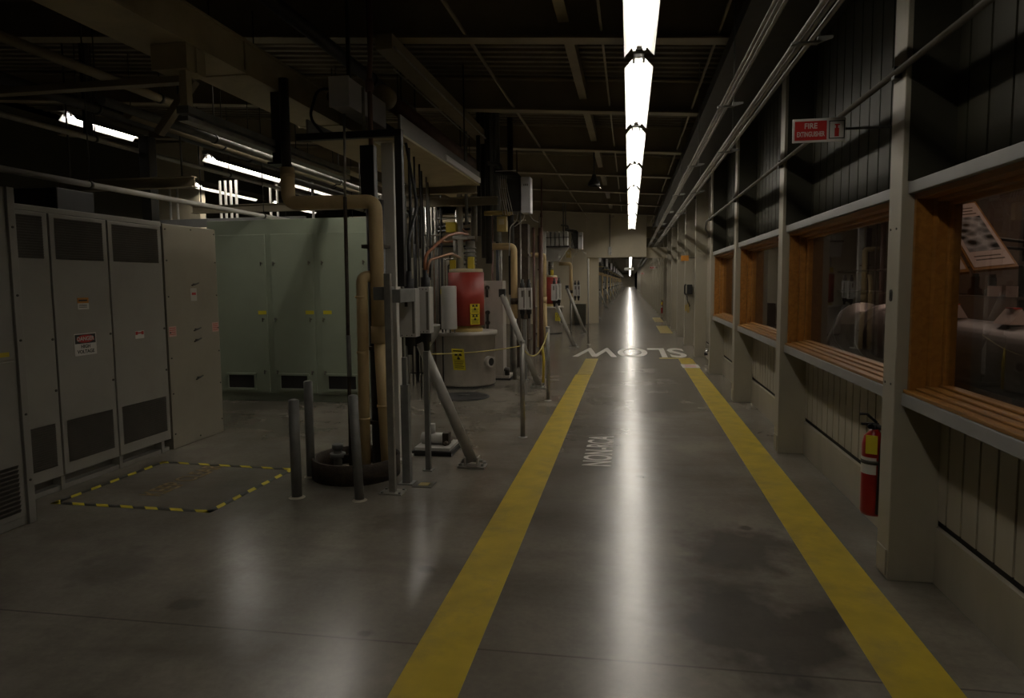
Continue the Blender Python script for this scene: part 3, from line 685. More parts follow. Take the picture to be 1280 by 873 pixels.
def brace(p0, p1, label):
    t = thing('diagonal_brace', label, 'brace', (p1[0], p1[1], 0))
    MB().tube([p0, p1], .046, 16).build('pipe', 'brace', t)
    d = p1
    q = MB(); q.box(d[0] - .12, d[0] + .12, d[1] - .07, d[1] + .07, 0, .018)
    for sx in (-1, 1): q.prism([(d[0] + sx * .055 - .008, .018), (d[0] + sx * .055 + .008, .018), (d[0] + sx * .055 + .008, .09), (d[0] + sx * .055 - .008, .09)], d[1] - .06, d[1] + .06, 'Y')
    q.build('foot_bracket', 'galv', t, .003)
    q = MB(); q.tube([(d[0] - .09, d[1], .055), (d[0] + .09, d[1], .055)], .013, 8); [q.lathe((d[0] + sx * .1, d[1] + sy * .045, .018), [(.014, 0), (.014, .02), (0, .02)], 6) for sx in (-1, 1) for sy in (-1, 1)]; q.build('bolts', 'galvdark', t)
    q = MB(); q.box(p0[0] - .05, p0[0] + .05, p0[1] - .035, p0[1] + .035, p0[2] - .03, p0[2] + .09); q.build('top_bracket', 'rubber', t, .004)
    return t
U(brace((-1.79, 5.70, 1.09), (-1.35, 5.72, .05), 'grey diagonal pipe brace bolted to floor near the striped plate, nearest one'), 'third grey diagonal brace, just before the beige end wall', 'small grey diagonal brace in the row beyond the far opening')

# rusty curb ring and what stands in it
t = thing('curb_ring', 'low rusty round steel curb around the pipe feet', 'curb', (-2.27, 5.36, 0))
q = MB(); q.lathe((-2.27, 5.36, 0), [(.365, 0), (.365, .165), (.345, .165), (.345, 0), (.365, 0)], 48); q.build('ring', 'rust', t)
q = MB(); q.lathe((-2.27, 5.36, 0), [(.345, .001), (.345, .012), (0, .012)], 40); q.build('grout', 'concrete', t)
t = thing('valve_stub', 'short grey pipe stub with flange standing in the rusty curb', 'pipe stub', (-2.40, 5.28, .012))
q = MB(); q.lathe((-2.40, 5.28, .012), [(.035, 0), (.035, .15), (.065, .15), (.065, .185), (.035, .185), (.035, .22), (.045, .22), (.045, .26), (0, .26)], 18); q.build('stub', 'galvdark', t); q = MB(); q.tube([(-2.36, 5.28, .16), (-2.22, 5.26, .2)], .02, 8); q.build('branch', 'rust', t)
# base machine
t = thing('pump_base', 'white-grey pump fitting on a black edged plinth behind the brace', 'pump', (-1.8, 5.9, 0))
MB().box(-2.0, -1.62, 6.02, 6.42, 0, .045).build('plinth', 'rubber', t, .003); MB().box(-1.98, -1.64, 6.04, 6.40, .045, .075).build('plate', 'boxgrey', t, .003)
q = MB(); q.tube([(-1.95, 6.2, .13), (-1.74, 6.2, .13)], .055, 16); q.tube([(-1.85, 6.2, .15), (-1.85, 6.2, .27)], .03, 12); q.build('casing', 'boxgrey', t)
q = MB(); q.box(-1.74, -1.68, 6.15, 6.25, .075, .19); q.tube([(-1.70, 6.10, .1), (-1.70, 6.32, .1)], .02, 10); q.build('coupling', 'rust', t, .003)
U(t, None, None)
def bollard(x, y, h, r, label, lean=(0, 0), group='grey pipe bollards'):
    t = thing('bollard', label, 'bollard', (x, y, 0), None)
    q = MB(); q.tube([(x, y, .0), (x + lean[0], y + lean[1], h)], r, 18); q.build('pipe', 'galvdark', t)
    q = MB(); q.lathe((x + lean[0], y + lean[1], h), [(r, -.001), (r * .9, .006), (r * .5, .012), (0, .012)], 18); q.build('cap', 'galvdark', t)
    q = MB(); q.lathe((x, y, 0), [(r * 1.6, .001), (r * 1.1, .012), (r, .012)], 18); q.build('weld_foot', 'concrete', t)
bollard(-2.47, 4.69, .74, .039, 'leftmost grey pipe bollard, beside corner of the striped tape square')
bollard(-2.62, 5.23, .80, .036, 'grey pipe bollard standing farther back, left of the rusty curb')
bollard(-1.97, 4.69, .78, .035, 'grey pipe bollard leaning slightly in front of the rusty curb', (-.035, .01))

# ---------------------------------------------------------------- klystron station
TC = (-2.545, 10.45)
t = thing('oil_tank', 'round grey steel tank carrying the red klystron', 'tank', (TC[0], TC[1], 0))
q = MB(); q.lathe((TC[0], TC[1], 0), [(0, .03), (.455, .03), (.465, .05), (.465, .80), (.50, .80), (.50, .86), (0, .86)], 56); q.build('shell', 'tank', t)
q = MB(); q.box(TC[0] - .26, TC[0] - .245, TC[1] - .40, TC[1] - .36, .04, .80); q.build('seam', 'brace', t)
MB().lathe((TC[0], TC[1], 0), [(.45, 0), (.45, .03), (0, .03)], 40).build('foot_ring', 'rubber', t)
q = MB(); ca = -math.radians(30); px_, py_ = TC[0] + .465 * math.cos(ca), TC[1] + .465 * math.sin(ca)
q.tube([(px_ - .02, py_ + .01, .40), (px_ + .06, py_ - .035, .40)], .085, 22); o = q.build('porthole', 'tank', t); MB().tube([(px_ + .055, py_ - .032, .40), (px_ + .063, py_ - .036, .40)], .06, 20).build('port_glass', 'rubber', o)
U(t, 'small grey tank with yellow sign in the farther station', None)
t = thing('klystron', 'red cylinder klystron shield with yellow lugs on the round tank', 'klystron', (-2.50, 10.35, .86))
kc = (-2.50, 10.35)
q = MB(); q.lathe((kc[0], kc[1], 0), [(0, .955), (.278, .955), (.278, 1.77), (0, 1.77)], 48); q.build('shield', 'red', t)
q = MB(); q.lathe((kc[0], kc[1], 0), [(.25, .86), (.25, .91), (.23, .91), (.23, .956)], 40); q.build('collar', 'cream_tag', t)
q = MB(); q.lathe((kc[0], kc[1], 0), [(.262, 1.77), (.262, 1.82), (.2, 1.83), (0, 1.83)], 40); q.build('top_plate', 'duct', t)
for dx, dy, h in ((-.17, -.12, .13), (.12, -.15, .17)): MB().box(kc[0] + dx - .045, kc[0] + dx + .045, kc[1] + dy - .04, kc[1] + dy + .04, 1.80, 1.83 + h).build('lifting_lug', 'yellow_part', t, .004)
MB().box(kc[0] - .26, kc[0] - .10, kc[1] - .2, kc[1] - .04, 2.38, 2.53).build('yellow_cover', 'yellow_part', t, .01)
MB().tube([(kc[0] - .06, kc[1] - .08, 1.82), (kc[0] - .06, kc[1] - .08, 3.1)], .046, 18).build('waveguide', 'pipewhite', t)
q = MB(); q.lathe((kc[0] - .06, kc[1] - .08, 2.30), [(0, -.025), (.12, -.025), (.12, .025), (0, .025)], 20); q.box(kc[0] - .06, kc[0] + .16, kc[1] - .12, kc[1] - .05, 2.28, 2.32); q.lathe((kc[0] - .06, kc[1] - .08, 2.86), [(0, -.02), (.06, -.02), (.06, .02), (0, .02)], 20); q.build('flange', 'pipewhite', t)
q = MB(); q.tube([(kc[0] + .07, kc[1] + .02, 1.82), (kc[0] + .07, kc[1] + .02, 2.25)], .075, 18); q.tube([(kc[0] + .12, kc[1] + .1, 2.25), (kc[0] + .12, kc[1] + .1, 2.95)], .05, 14); q.build('output_column', 'galv', t)
q = MB(); [q.lathe((kc[0] + .07, kc[1] + .02, 1.9 + .06 * i), [(0, -.01), (.095, -.01), (.095, .01), (0, .01)], 18) for i in range(5)]; q.build('cooling_rings', 'galvdark', t)
q = MB(); q.tube([(kc[0] - .14, kc[1] - .1, 1.83), (kc[0] - .14, kc[1] - .1, 2.38)], .03, 10); q.build('side_tube', 'galv', t)
U(t, 'red klystron of the farther station, mostly hidden by pipes', None)
def rad_sign(name, o, right, up, w, h, label, tilt=0):
    t = thing(name, label, 'sign', o)
    r = Vector(right).normalized(); u = Vector(up).normalized(); n = r.cross(u)
    def P(a, b, c): return Vector(o) + r * a + u * b + n * c
    def slab(q, a0, a1, b0, b1, c0, c1):
        v = [P(a, b, c) for c in (c0, c1) for b in (b0, b1) for a in (a0, a1)]
        q.add(v, [(0, 2, 3, 1), (4, 5, 7, 6), (0, 1, 5, 4), (2, 6, 7, 3), (0, 4, 6, 2), (1, 3, 7, 5)])
    q = MB(); slab(q, -w / 2, w / 2, 0, h, -.002, .002); q.build('board', 'yellow_sign', t)
    q = MB(); cy = h * .67; R1, R0 = w * .30, w * .09
    for k in range(3):
        a0 = PI / 2 + 2 * PI * k / 3 + PI - math.radians(30)
        ring = [P(R0 * math.cos(a0 + i * PI / 15), cy + R0 * math.sin(a0 + i * PI / 15), .0025) for i in range(6)] + [P(R1 * math.cos(a0 + i * PI / 15), cy + R1 * math.sin(a0 + i * PI / 15), .0025) for i in range(5, -1, -1)]
        q.add(ring, [tuple(range(12))])
    c6 = [P(R0 * .6 * math.cos(2 * PI * i / 12), cy + R0 * .6 * math.sin(2 * PI * i / 12), .0025) for i in range(12)]; q.add(c6, [tuple(range(12))])
    q.build('trefoil', 'sign_black', t)
    q = MB(); slab(q, -w * .38, w * .38, h * .87, h * .93, .002, .0028)
    for i in range(5): slab(q, -w * .38, w * (.38 - .05 * (i % 3)), h * (.38 - .07 * i), h * (.405 - .07 * i), .002, .0028)
    slab(q, -w * .4, w * .4, h * .46, h * .48, .002, .0028)
    q.build('print', 'sign_black', t)
    return t
a = math.radians(-58); sx, sy = kc[0] + .281 * math.cos(a), kc[1] + .281 * math.sin(a)
a = math.radians(-50); sx, sy = kc[0] + .288 * math.cos(a), kc[1] + .288 * math.sin(a)
rad_sign('radiation_sign', (sx, sy, .975), (-math.sin(a), math.cos(a), 0), (0, 0, 1), .16, .17, 'lower yellow radiation notice on the red klystron shield')
rad_sign('radiation_sign', (sx, sy, 1.15), (-math.sin(a), math.cos(a), 0), (0, 0, 1), .16, .14, 'upper yellow radiation notice on the red klystron shield')
t = thing('floor_cover', 'dark round cover plate on the floor before the round tank', 'floor cover', (-2.3, 9.3, 0)); MB().lathe((-2.3, 9.3, 0), [(.36, .0005), (.36, .012), (.33, .02), (0, .02)], 36).build('plate', 'rubber', t); q = MB(); q.tube([(-2.38, 9.3, .02), (-2.38, 9.3, .03), (-2.22, 9.3, .03), (-2.22, 9.3, .02)], .008, 8); q.build('lift_bar', 'galvdark', t)
t = thing('capacitor_can', 'grey upright cylinder in front of the red klystron', 'cylinder', (-2.665, 9.93, .86))
MB().lathe((-2.665, 9.93, 0), [(0, .92), (.113, .92), (.116, .93), (.116, 1.55), (.108, 1.565), (0, 1.565)], 32).build('can', 'boxgrey', t)
q = MB(); [q.tube([(-2.665 + dx, 9.97, .86), (-2.665 + dx, 9.97, .93)], .012, 8) for dx in (-.07, 0, .07)]; q.build('stud', 'steel', t)
t = thing('flexible_duct', 'grey ribbed flexible duct elbow left of the round tank', 'duct', (-2.95, 9.9, .5))
q = MB(); pts = []
for i in range(60):
    f = i / 59; an = f * PI / 2; pts.append((-3.12 + .22 * math.sin(an), 10.0 - .05 * f, .60 + .38 * f ** .8))
q.tube(pts, [.075 + .012 * (i % 2) for i in range(60)], 16); q.build('hose', 'boxgrey', t)
t = thing('grey_pedestal', 'tall grey steel pedestal right of the red klystron', 'pedestal', (-2.2, 11.2, 0))
MB().box(-2.36, -2.05, 11.03, 11.33, .07, 1.64).build('body', 'tank', t, .006); MB().box(-2.45, -1.93, 10.99, 11.5, .0, .03).build('base', 'rubber', t); MB().box(-2.43, -1.95, 11.0, 11.48, .03, .07).build('base_plate', 'tank', t, .003)
for z in (1.53, 1.12, .95):
    q = MB(); q.tube([(-2.3, 11.03, z), (-2.3, 10.98, z), (-2.3, 10.98, z - .16)], .02, 10, .03); q.lathe((-2.3, 11.0, z), [(0, -.03), (.035, -.03), (.035, .03), (0, .03)], 12, 'Y'); q.build('valve', 'floorplate', t)
q = MB(); q.tube([(-2.0, 11.1, .07), (-2.0, 11.1, .2)], .04, 14); q.tube([(-2.04, 11.04, .17), (-1.95, 11.04, .17)], .025, 10); q.build('floor_valve', 'floorplate', t)
U(t, None, None)
U(brace((-1.93, 10.35, 1.42), (-1.37, 10.27, .05), 'second grey diagonal pipe brace, right of the round tank'), 'fourth grey diagonal brace, farthest one before the end wall', None)
t = thing('insulated_pipe', 'beige portal pipe between the grey pedestal and second switch boxes', 'pipe', (-1.9, 11.0, 1.0))
q = MB(); q.tube([(-2.25, 11.1, 2.2), (-1.87, 11.1, 2.2), (-1.87, 11.1, 1.02)], .055, 16, .08); q.build('jacket', 'insul', t); q = MB(); q.tube([(-1.87, 11.1, 1.02), (-1.87, 11.1, 0)], .035, 12); q.build('lower_pipe', 'galv', t); q = MB(); q.lathe((-1.87, 11.1, 1.3), [(0, -.05), (.062, -.05), (.062, .05), (0, .05)], 16); q.build('collar', 'rust', t)
U(t, 'beige portal pipe of the farthest station before the end wall', None)
U(conn_box(-1.785, -1.675, 11.0, 1.165, 1.52, 'left box of second switch box pair, beyond the red klystron', True), 'black edged left switch box hanging before the end wall', 'small grey switch box in the row beyond the far opening')
U(conn_box(-1.672, -1.575, 11.02, 1.165, 1.52, 'right box of second switch box pair, beyond the red klystron', True), 'right switch box hanging before the end wall', None)
U(sup(-1.70, 11.1, 1.0, .03, 'dark grey leg post under the second pair of switch boxes'), None, 'small dark leg post in the row beyond the far opening')

t = thing('hanging_cabinet', 'white fronted cabinet hung high beside the aisle above the klystron', 'cabinet', (-1.6, 10.0, 2.6))
MB().box(-1.75, -1.555, 9.82, 10.3, 2.63, 3.10).build('body', 'darksteel', t, .005); MB().box(-1.54, -1.40, 9.78, 10.0, 2.60, 3.11).build('cover', 'white', t, .012)
MB().box(-1.555, -1.54, 9.85, 9.98, 2.65, 3.05).build('hinge_side', 'darksteel', t)
q = MB(); [q.box(-1.50 + .018 * i, -1.488 + .018 * i, 9.777, 9.78, 2.98, 3.01) for i in range(4)]; q.build('dial_marks', 'louvre', t)
o = MB().prism([(-1.92, 3.24), (-1.58, 3.165), (-1.54, 3.12), (-1.60, 3.12), (-1.92, 3.17)], 9.75, 10.3, 'Y').build('hood', 'darksteel', t); MB().box(-1.9, -1.6, 9.745, 9.75, 3.19, 3.2).build('hood_edge', 'white', o)
q = MB()
for i in range(5): q.tube([(-1.88 + .03 * i, 9.86, 3.15), (-1.86 + .03 * i, 9.80, 2.95), (-1.80 + .035 * i, 9.81, 2.58)], .006, 6, .1)
q.build('cable', 'boxgrey', t)
q = MB(); q.tube([(-1.60, 9.9, 2.63), (-1.62, 9.9, 2.5), (-1.72, 9.9, 2.42), (-1.74, 9.9, 2.0)], .008, 6, .05); q.tube([(-1.50, 9.9, 2.6), (-1.53, 9.9, 2.5), (-1.66, 9.92, 2.42)], .007, 6, .05); q.tube([(-1.44, 9.9, 2.6), (-1.38, 9.9, 2.5), (-1.30, 9.9, 2.47)], .006, 6, .05); q.build('drop_cable', 'boxgrey', t)
q = MB(); q.tube([(-2.1, 9.9, 2.62), (-1.69, 9.9, 2.62)], .035, 14); q.lathe((-1.75, 9.9, 2.62), [(0, -.05), (.045, -.05), (.045, .03), (0, .03)], 14, 'X'); q.build('support_arm', 'cream_tag', t)
q = MB(); q.tube([(-1.93, 9.95, 2.62), (-1.93, 9.95, 4.2)], .02, 10); q.tube([(-2.0, 9.95, 2.62), (-2.0, 9.95, 4.2)], .02, 10); q.tube([(-2.07, 9.95, 3.35), (-1.86, 9.95, 3.32), (-1.86, 9.95, 3.2)], .03, 10, .05); q.build('hanger_pipe', 'galvdark', t)
U(t, 'second white fronted hanging cabinet, farther off before the end wall', 'small white fronted hanging cabinet in the row beyond the far opening')
t = thing('meter_box', 'ochre box hung under the arm of the white hanging cabinet', 'box', (-1.83, 9.9, 2.35))
MB().box(-1.91, -1.77, 9.87, 9.98, 2.35, 2.57).build('body', 'cream_tag', t, .006); q = MB(); q.tube([(-1.84, 9.93, 2.57), (-1.84, 9.93, 2.6)], .012, 8); q.build('hanger', 'galv', t)
q = MB(); q.box(-1.88, -1.80, 9.867, 9.87, 2.45, 2.53); q.build('plate', 'duct', t)
U(t, 'small ochre box under the second hanging cabinet', None)

# chain posts, rope and hung sign
for y, lb in ((6.9, 'nearer slim grey stanchion post on the left of the aisle, holding the rope'), (9.13, 'farther slim grey stanchion post on the left of the aisle, holding the rope')):
    t = thing('stanchion', lb, 'post', (-1.085, y, 0))
    MB().tube([(-1.085, y, .004), (-1.085, y, 1.0)], .026, 14).build('pole', 'galv', t); MB().lathe((-1.085, y, 0), [(.05, 0), (.05, .006), (.026, .012)], 16).build('foot', 'galv', t); MB().lathe((-1.085, y, .985), [(.030, 0), (.030, .025), (0, .03)], 14).build('cap', 'galv', t)
def sagline(p0, p1, s, n=14): return [Vector(p0).lerp(Vector(p1), i / (n - 1)) - Vector((0, 0, s * 4 * (i / (n - 1)) * (1 - i / (n - 1)))) for i in range(n)]
t = thing('barrier_rope', 'thin yellow barrier rope strung past the round tank between two stanchions', 'rope', (-1.085, 6.9, .9))
MB().tube(sagline((-1.74, 5.75, .985), (-1.1, 6.88, .955), .02), .006, 6).build('near_span', 'rope', t)
MB().tube(sagline((-1.085, 6.93, .93), (-1.085, 9.1, .93), .18), .008, 6).build('far_span', 'rope', t)
MB().tube([(-1.085, 8.55, .80), (-1.07, 8.55, .62), (-1.08, 8.56, .33)], .016, 8).build('loose_tail', 'yellow_part', t)
rad_sign('radiation_sign', (-1.545, 6.10, .80), (.98, .16, -.06), (-.10, 0, 1), .115, .20, 'yellow radiation caution sign hung from the rope before the round tank')

# clutter of tubes around the klystrons
def conduit(name, pts, r, m, label, cat, group=None, bend=.08):
    q = MB(); q.tube(pts, r, 10, bend); o = q.build(name, m); return tag(o, label, cat, group)
conduit('hose', [(-1.695, 5.56, 1.69), (-1.70, 5.58, 1.84), (-1.60, 5.9, 2.02), (-1.65, 6.5, 2.09), (-1.95, 8.2, 2.2), (-2.5, 10.2, 2.42)], .014, 'orange_hose', 'orange hose arching from the right near switch box to the klystron', 'hose', bend=.14)
conduit('hose', [(-1.68, 5.56, 1.69), (-1.67, 5.6, 1.8), (-1.58, 6.0, 1.87), (-1.75, 7, 1.87), (-2.6, 10.2, 2.0)], .012, 'copper', 'copper tube curving from the right near switch box below the orange hose', 'hose', bend=.1)
conduit('hose', [(-1.79, 5.42, 1.69), (-1.79, 5.42, 1.95), (-1.86, 5.9, 2.3), (-1.95, 5.9, 2.84)], .013, 'rubber', 'black cable rising from the left near switch box', 'hose')
conduit('conduit_drop', [(-2.24, 5.7, 2.3), (-2.22, 5.7, 1.95), (-2.17, 5.62, 1.8)], .012, 'galvdark', 'bent grey conduit stub beside the black riser above the green cabinet', 'conduit')
for i in range(20):
    x = rnd.uniform(-3.6, -2.75); y = rnd.uniform(9.0, 11.5); z0 = 0; r = rnd.choice([.012, .016, .02, .03])
    conduit('conduit_drop', [(x, y, z0), (x, y, 2.84)], r, rnd.choice(['galv', 'galvdark', 'blackpaint', 'brownpipe', 'darksteel', 'steel']), 'thin pipe drop in the dark cluster around the red klystron', 'conduit', 'pipe drops around the klystron', 0)
for i in range(12):
    x = rnd.uniform(-2.4, -1.9); y = rnd.choice([rnd.uniform(11.6, 12.6), rnd.uniform(13.2, 15.6)]); z0 = 0; r = rnd.choice([.014, .02, .03, .05])
    conduit('conduit_drop', [(x, y, z0), (x, y, 2.8)], r, rnd.choice(['galv', 'galvdark', 'blackpaint', 'brownpipe', 'rust']), 'thin pipe drop in the cluster beyond the second switch boxes', 'conduit', 'pipe drops beyond the second boxes', 0)
for i in range(9):
    z = 2.05 + .09 * i; y = 10.0 + rnd.uniform(0, 1.3); x0 = rnd.uniform(-2.9, -2.3)
    conduit('cross_pipe', [(kc[0] + .06, kc[1] + .03, z - .15), (-2.9 - .05 * i, y, z - .15), (-2.9 - .05 * i, y, 0)], rnd.choice([.01, .014, .02]), rnd.choice(['copper', 'galv', 'blackpaint', 'steel', 'brownpipe']), 'short bent cross tube above and behind the red klystron', 'pipe', 'cross tubes above the klystron', .03)
t = thing('dark_duct', 'tall dark brown duct standing beyond the second switch boxes', 'duct', (-2.05, 12.9, 0))
MB().box(-2.15, -1.88, 12.75, 13.05, 0, 2.7).build('shaft', 'rust', t, .01); q = MB(); [q.box(-2.17, -1.86, 12.73, 13.07, z, z + .04) for z in (.5, 1.3, 2.1)]; q.build('flange', 'rust', t)
t = thing('control_panel', 'grey finned control box high in the farther station before the end wall', 'box', (-1.85, 19.3, 2.6))
q = MB(); [q.box(-2.28 + .12 * i, -2.19 + .12 * i, 19.1, 19.5, 2.62, 3.02) for i in range(5)]; q.build('modules', 'boxgrey', t, .004); q = MB(); q.prism([(-2.34, 2.58), (-1.68, 2.58), (-1.95, 2.2), (-2.34, 2.2)], 19.15, 19.45, 'Y'); q.build('gusset', 'cab', t); q = MB(); q.box(-2.36, -1.66, 19.08, 19.52, 2.58, 2.62); q.box(-2.36, -1.66, 19.09, 19.11, 2.84, 2.86); q.build('shelf', 'darksteel', t)

# overhead services, left
def ov(name, m, label, cat, fn, bevel=.004):
    q = MB(); fn(q); return tag(q.build(name, m, None, bevel), label, cat)
t = thing('cable_tray', 'wide grey overhead tray platform running away above the klystron', 'tray', (-2.3, 7.0, 2.85))
MB().box(-2.75, -1.9, 5.62, 8.7, 2.85, 2.87).build('bottom_sheet', 'duct', t); MB().box(-1.92, -1.9, 5.62, 8.7, 2.87, 3.02).build('side_rail', 'traygrey', t, .003); MB().box(-2.75, -2.73, 5.62, 8.7, 2.87, 3.02).build('side_rail', 'traygrey', t, .003)
q = MB(); q.box(-1.9, -1.875, 7.0, 8.65, 2.875, 2.935); q.build('white_strip', 'white', t, .004)['label'] = 'pale strip along the lower edge'
t = thing('junction_box', 'long pale grey box at the near end of the overhead tray', 'box', (-2.38, 5.9, 3.08))
MB().box(-2.47, -2.30, 5.50, 6.38, 3.08, 3.32).build('body', 'white', t, .006); MB().box(-2.475, -2.295, 5.49, 5.51, 3.075, 3.325).build('end_cap', 'white', t, .004)
q = MB(); q.tube([(-2.46, 5.6, 3.25), (-2.6, 5.55, 3.25), (-2.66, 5.5, 3.0), (-2.52, 5.5, 2.84)], .012, 8, .08); q.build('cable', 'rubber', t)
for y in (5.7, 6.2): MB().box(-2.40, -2.37, y, y + .03, 3.32, zc(-2.38)).build('hanger', 'darksteel', t)
t = thing('big_pipe', 'red-brown overhead pipe with rounded tan end cap', 'pipe', (-2.33, 8.3, 3.3)); 
MB().tube([(-2.42, 6.62, 3.46), (-2.42, 12.4, 3.46)], .085, 22).build('pipe', 'brownpipe', t)
MB().lathe((-2.42, 6.62, 3.46), [(0, -.09), (.05, -.08), (.09, -.05), (.11, .0), (.11, .12), (.085, .14)], 24, 'Y').build('end_cap', 'duct', t)['label'] = 'tan domed end cap'
[MB().tube([(-2.42, y, 3.54), (-2.42, y, zc(-2.42))], .012, 6).build('hanger', 'darksteel', t) for y in (7.2, 9.8)]
t = thing('raceway', 'long dark overhead raceway with a bright lower edge under the roof', 'raceway', (-2.2, 8.2, 3.8))
MB().box(-2.32, -2.16, 6.2, 10.6, 3.76, 3.9).build('trough', 'beam', t, .003); q = MB(); q.tube([(-2.14, 6.2, 3.77), (-2.14, 10.4, 3.77)], .012, 8); q.build('edge_conduit', 'galv', t); MB().tube([(-2.29, 6.6, 3.70), (-2.29, 9.8, 3.70)], .008, 8).build('under_conduit', 'galv', t); [MB().tube([(-2.24, y, 3.9), (-2.24, y, zc(-2.24))], .01, 6).build('hanger', 'darksteel', t) for y in (6.8, 9.6)]
t = thing('air_duct', 'large tan rectangular duct crossing the upper left corner', 'duct', (-3.1, 5.5, 3.2))
MB().box(-3.30, -2.88, 1.6, 12.5, 3.2, 3.46).build('duct', 'duct', t, .004); q = MB(); q.box(-2.88, -2.868, 1.6, 12.5, 3.2, 3.225); q.box(-2.88, -2.868, 1.6, 12.5, 3.44, 3.46); q.build('edge_flange', 'duct', t); q = MB(); [q.box(-3.31, -2.866, y, y + .03, 3.19, 3.47) for y in (3.2, 4.9, 6.6, 8.3)]; q.build('joint', 'duct', t)
t = thing('duct_collar', 'pale square collar box hanging below the large tan duct', 'box', (-3.0, 4.3, 3.0))
MB().box(-3.12, -2.885, 4.2, 4.42, 3.03, 3.195).build('collar', 'duct', t, .004); MB().box(-3.13, -2.87, 4.19, 4.21, 3.03, 3.195).build('flange', 'duct', t); MB().box(-2.886, -2.87, 4.30, 4.315, 3.03, 3.195).build('seam_strip', 'duct', t); MB().box(-2.955, -2.9, 4.22, 4.28, 2.80, 3.03).build('hanger_strap', 'duct', t, .003)
t = thing('strut_trough', 'grey double channel trough hung below the tan duct', 'channel', (-3.0, 5.0, 2.7))
MB().box(-2.98, -2.90, 4.22, 6.9, 2.70, 2.735).build('lower_channel', 'galv', t, .003); MB().box(-2.985, -2.895, 4.22, 6.9, 2.75, 2.80).build('upper_channel', 'galvdark', t, .003); q = MB(); [q.box(-2.97, -2.91, y, y + .04, 2.735, 2.75) for y in (4.4, 5.2, 6.0, 6.7)]; q.build('spacer', 'galvdark', t)
t = thing('support_bracket', 'tan diagonal bracket arm beside the collar box at upper left', 'bracket', (-3.3, 4.3, 2.7))
MB().box(-4.6, -2.97, 4.32, 4.40, 2.985, 3.03).build('arm', 'beam', t, .003); q = MB(); T = Matrix.Translation((-3.08, 4.36, 2.83)) @ Matrix.Rotation(math.radians(40), 4, 'Y'); q.cbox((0, 0, 0), (.05, .06, .45), 0, T); q.build('diagonal', 'beam', t, .003)
def run(name, x, z, y0, y1, r, m, label, cat='pipe', zt=None):
    t = thing(name, label, cat, (x, (y0 + y1) / 2, z - r))
    MB().tube([(x, y0, z), (x, y1, z)], r, 14).build('pipe', m, t)
    n = max(2, int((y1 - y0) / 2.5))
    for i in range(n):
        q = MB(); yy = y0 + (i + .5) * (y1 - y0) / n; q.lathe((x, yy, z), [(0, -.015), (r * 1.25, -.015), (r * 1.25, .015), (0, .015)], 12, 'Y')
        q.tube([(x, yy, z + r), (x, yy, zt or zc(x))], .006, 6); q.build('hanger', 'darksteel', t)
    return t
run('overhead_pipe', -5.0, 2.56, 4.2, 13.5, .028, 'pipewhite', 'long pale pipe rail running above the grey louvred cabinets')
run('overhead_pipe', -4.5, 3.42, 2.0, 13.0, .04, 'beam', 'upper dim tan pipe running along the dark left ceiling')
run('overhead_pipe', -5.2, 3.36, 2.0, 13.0, .05, 'darksteel', 'dark pipe low under the left ceiling, left of the tan one')
run('overhead_pipe', -5.9, 3.25, 3.0, 16.0, .03, 'galv', 'thin grey pipe at far left among dark overhead services')
run('overhead_pipe', -3.86, 2.98, 4.6, 13.0, .035, 'galvdark', 'dark grey pipe just left of the hanging trough')
run('overhead_pipe', -4.36, 3.12, 5.5, 14.0, .045, 'beam', 'tan pipe left of the hanging trough above the green cabinet')
run('overhead_pipe', -2.62, 3.28, 5.9, 13.0, .06, 'blackpaint', 'thick black pipe running beside the tan duct toward the klystron')
run('overhead_pipe', -2.75, 3.80, 3.0, 8.6, .06, 'darksteel', 'dark pipe with elbow high above the pale junction box')
run('overhead_pipe', -3.25, 2.62, 6.2, 13.5, .03, 'galvdark', 'grey pipe crossing low above the right end of the green cabinet', zt=3.2)
for y, z, x0, x1, lb in ((6.9, 2.68, -6.4, -4.7, 'tan cross beam under the dark overhead pipes left of the trough'), (9.9, 2.74, -6.8, -1.9, 'cross beam carrying pipes above the pale green cabinet'), (8.72, 2.76, -2.9, -1.95, 'short cross beam closing the far end of the overhead tray'), (12.6, 2.75, -6.8, -1.9, 'far cross beam behind the pale green cabinet')):
    t = thing('cross_beam', lb, 'beam', ((x0 + x1) / 2, y, z)); q = MB(); q.box(x0, x1, y - .05, y + .05, z, z + .012); q.box(x0, x1, y - .006, y + .006, z + .012, z + .108); q.box(x0, x1, y - .05, y + .05, z + .108, z + .12); q.build('section', 'beam', t)
    q = MB(); [MB().tube([(x, y, z + .12), (x, y, zc(x))], .01, 6).build('hanger', 'darksteel', t) for x in (x0 + .15, x1 - .15)]
t = thing('hanger_post', 'dark hanger post crossing the left back fluorescent light', 'post', (-6.1, 7.05, 3.3)); MB().box(-6.15, -6.08, 7.02, 7.09, 3.3, zc(-6.1)).build('shaft', 'darksteel', t)
t = thing('dark_column', 'black column standing behind the louvred cabinets', 'column', (-5.75, 7.6, 0)); MB().box(-5.83, -5.70, 7.5, 7.64, .01, 3.4).build('shaft', 'darksteel', t, .004); MB().box(-5.9, -5.62, 7.44, 7.7, 0, .01).build('base_plate', 'darksteel', t)
t = thing('hanger_post', 'thick black hanger post left of the black riser over the green cabinet', 'post', (-2.9, 5.4, 2.6)); MB().box(-2.93, -2.84, 5.36, 5.44, 2.62, 3.19).build('shaft', 'blackpaint', t, .004); MB().box(-2.96, -2.81, 5.33, 5.47, 2.60, 2.62).build('end_plate', 'blackpaint', t)
t = thing('storage_box', 'dark violet box resting on top of the louvred cabinet', 'box', (-4.9, 5.2, 2.215)); MB().box(-5.1, -4.62, 4.95, 5.35, 2.235, 2.42).build('body', 'phone', t, .01); MB().box(-5.12, -4.6, 4.93, 5.37, 2.215, 2.235).build('tray', 'boxgrey', t, .003)
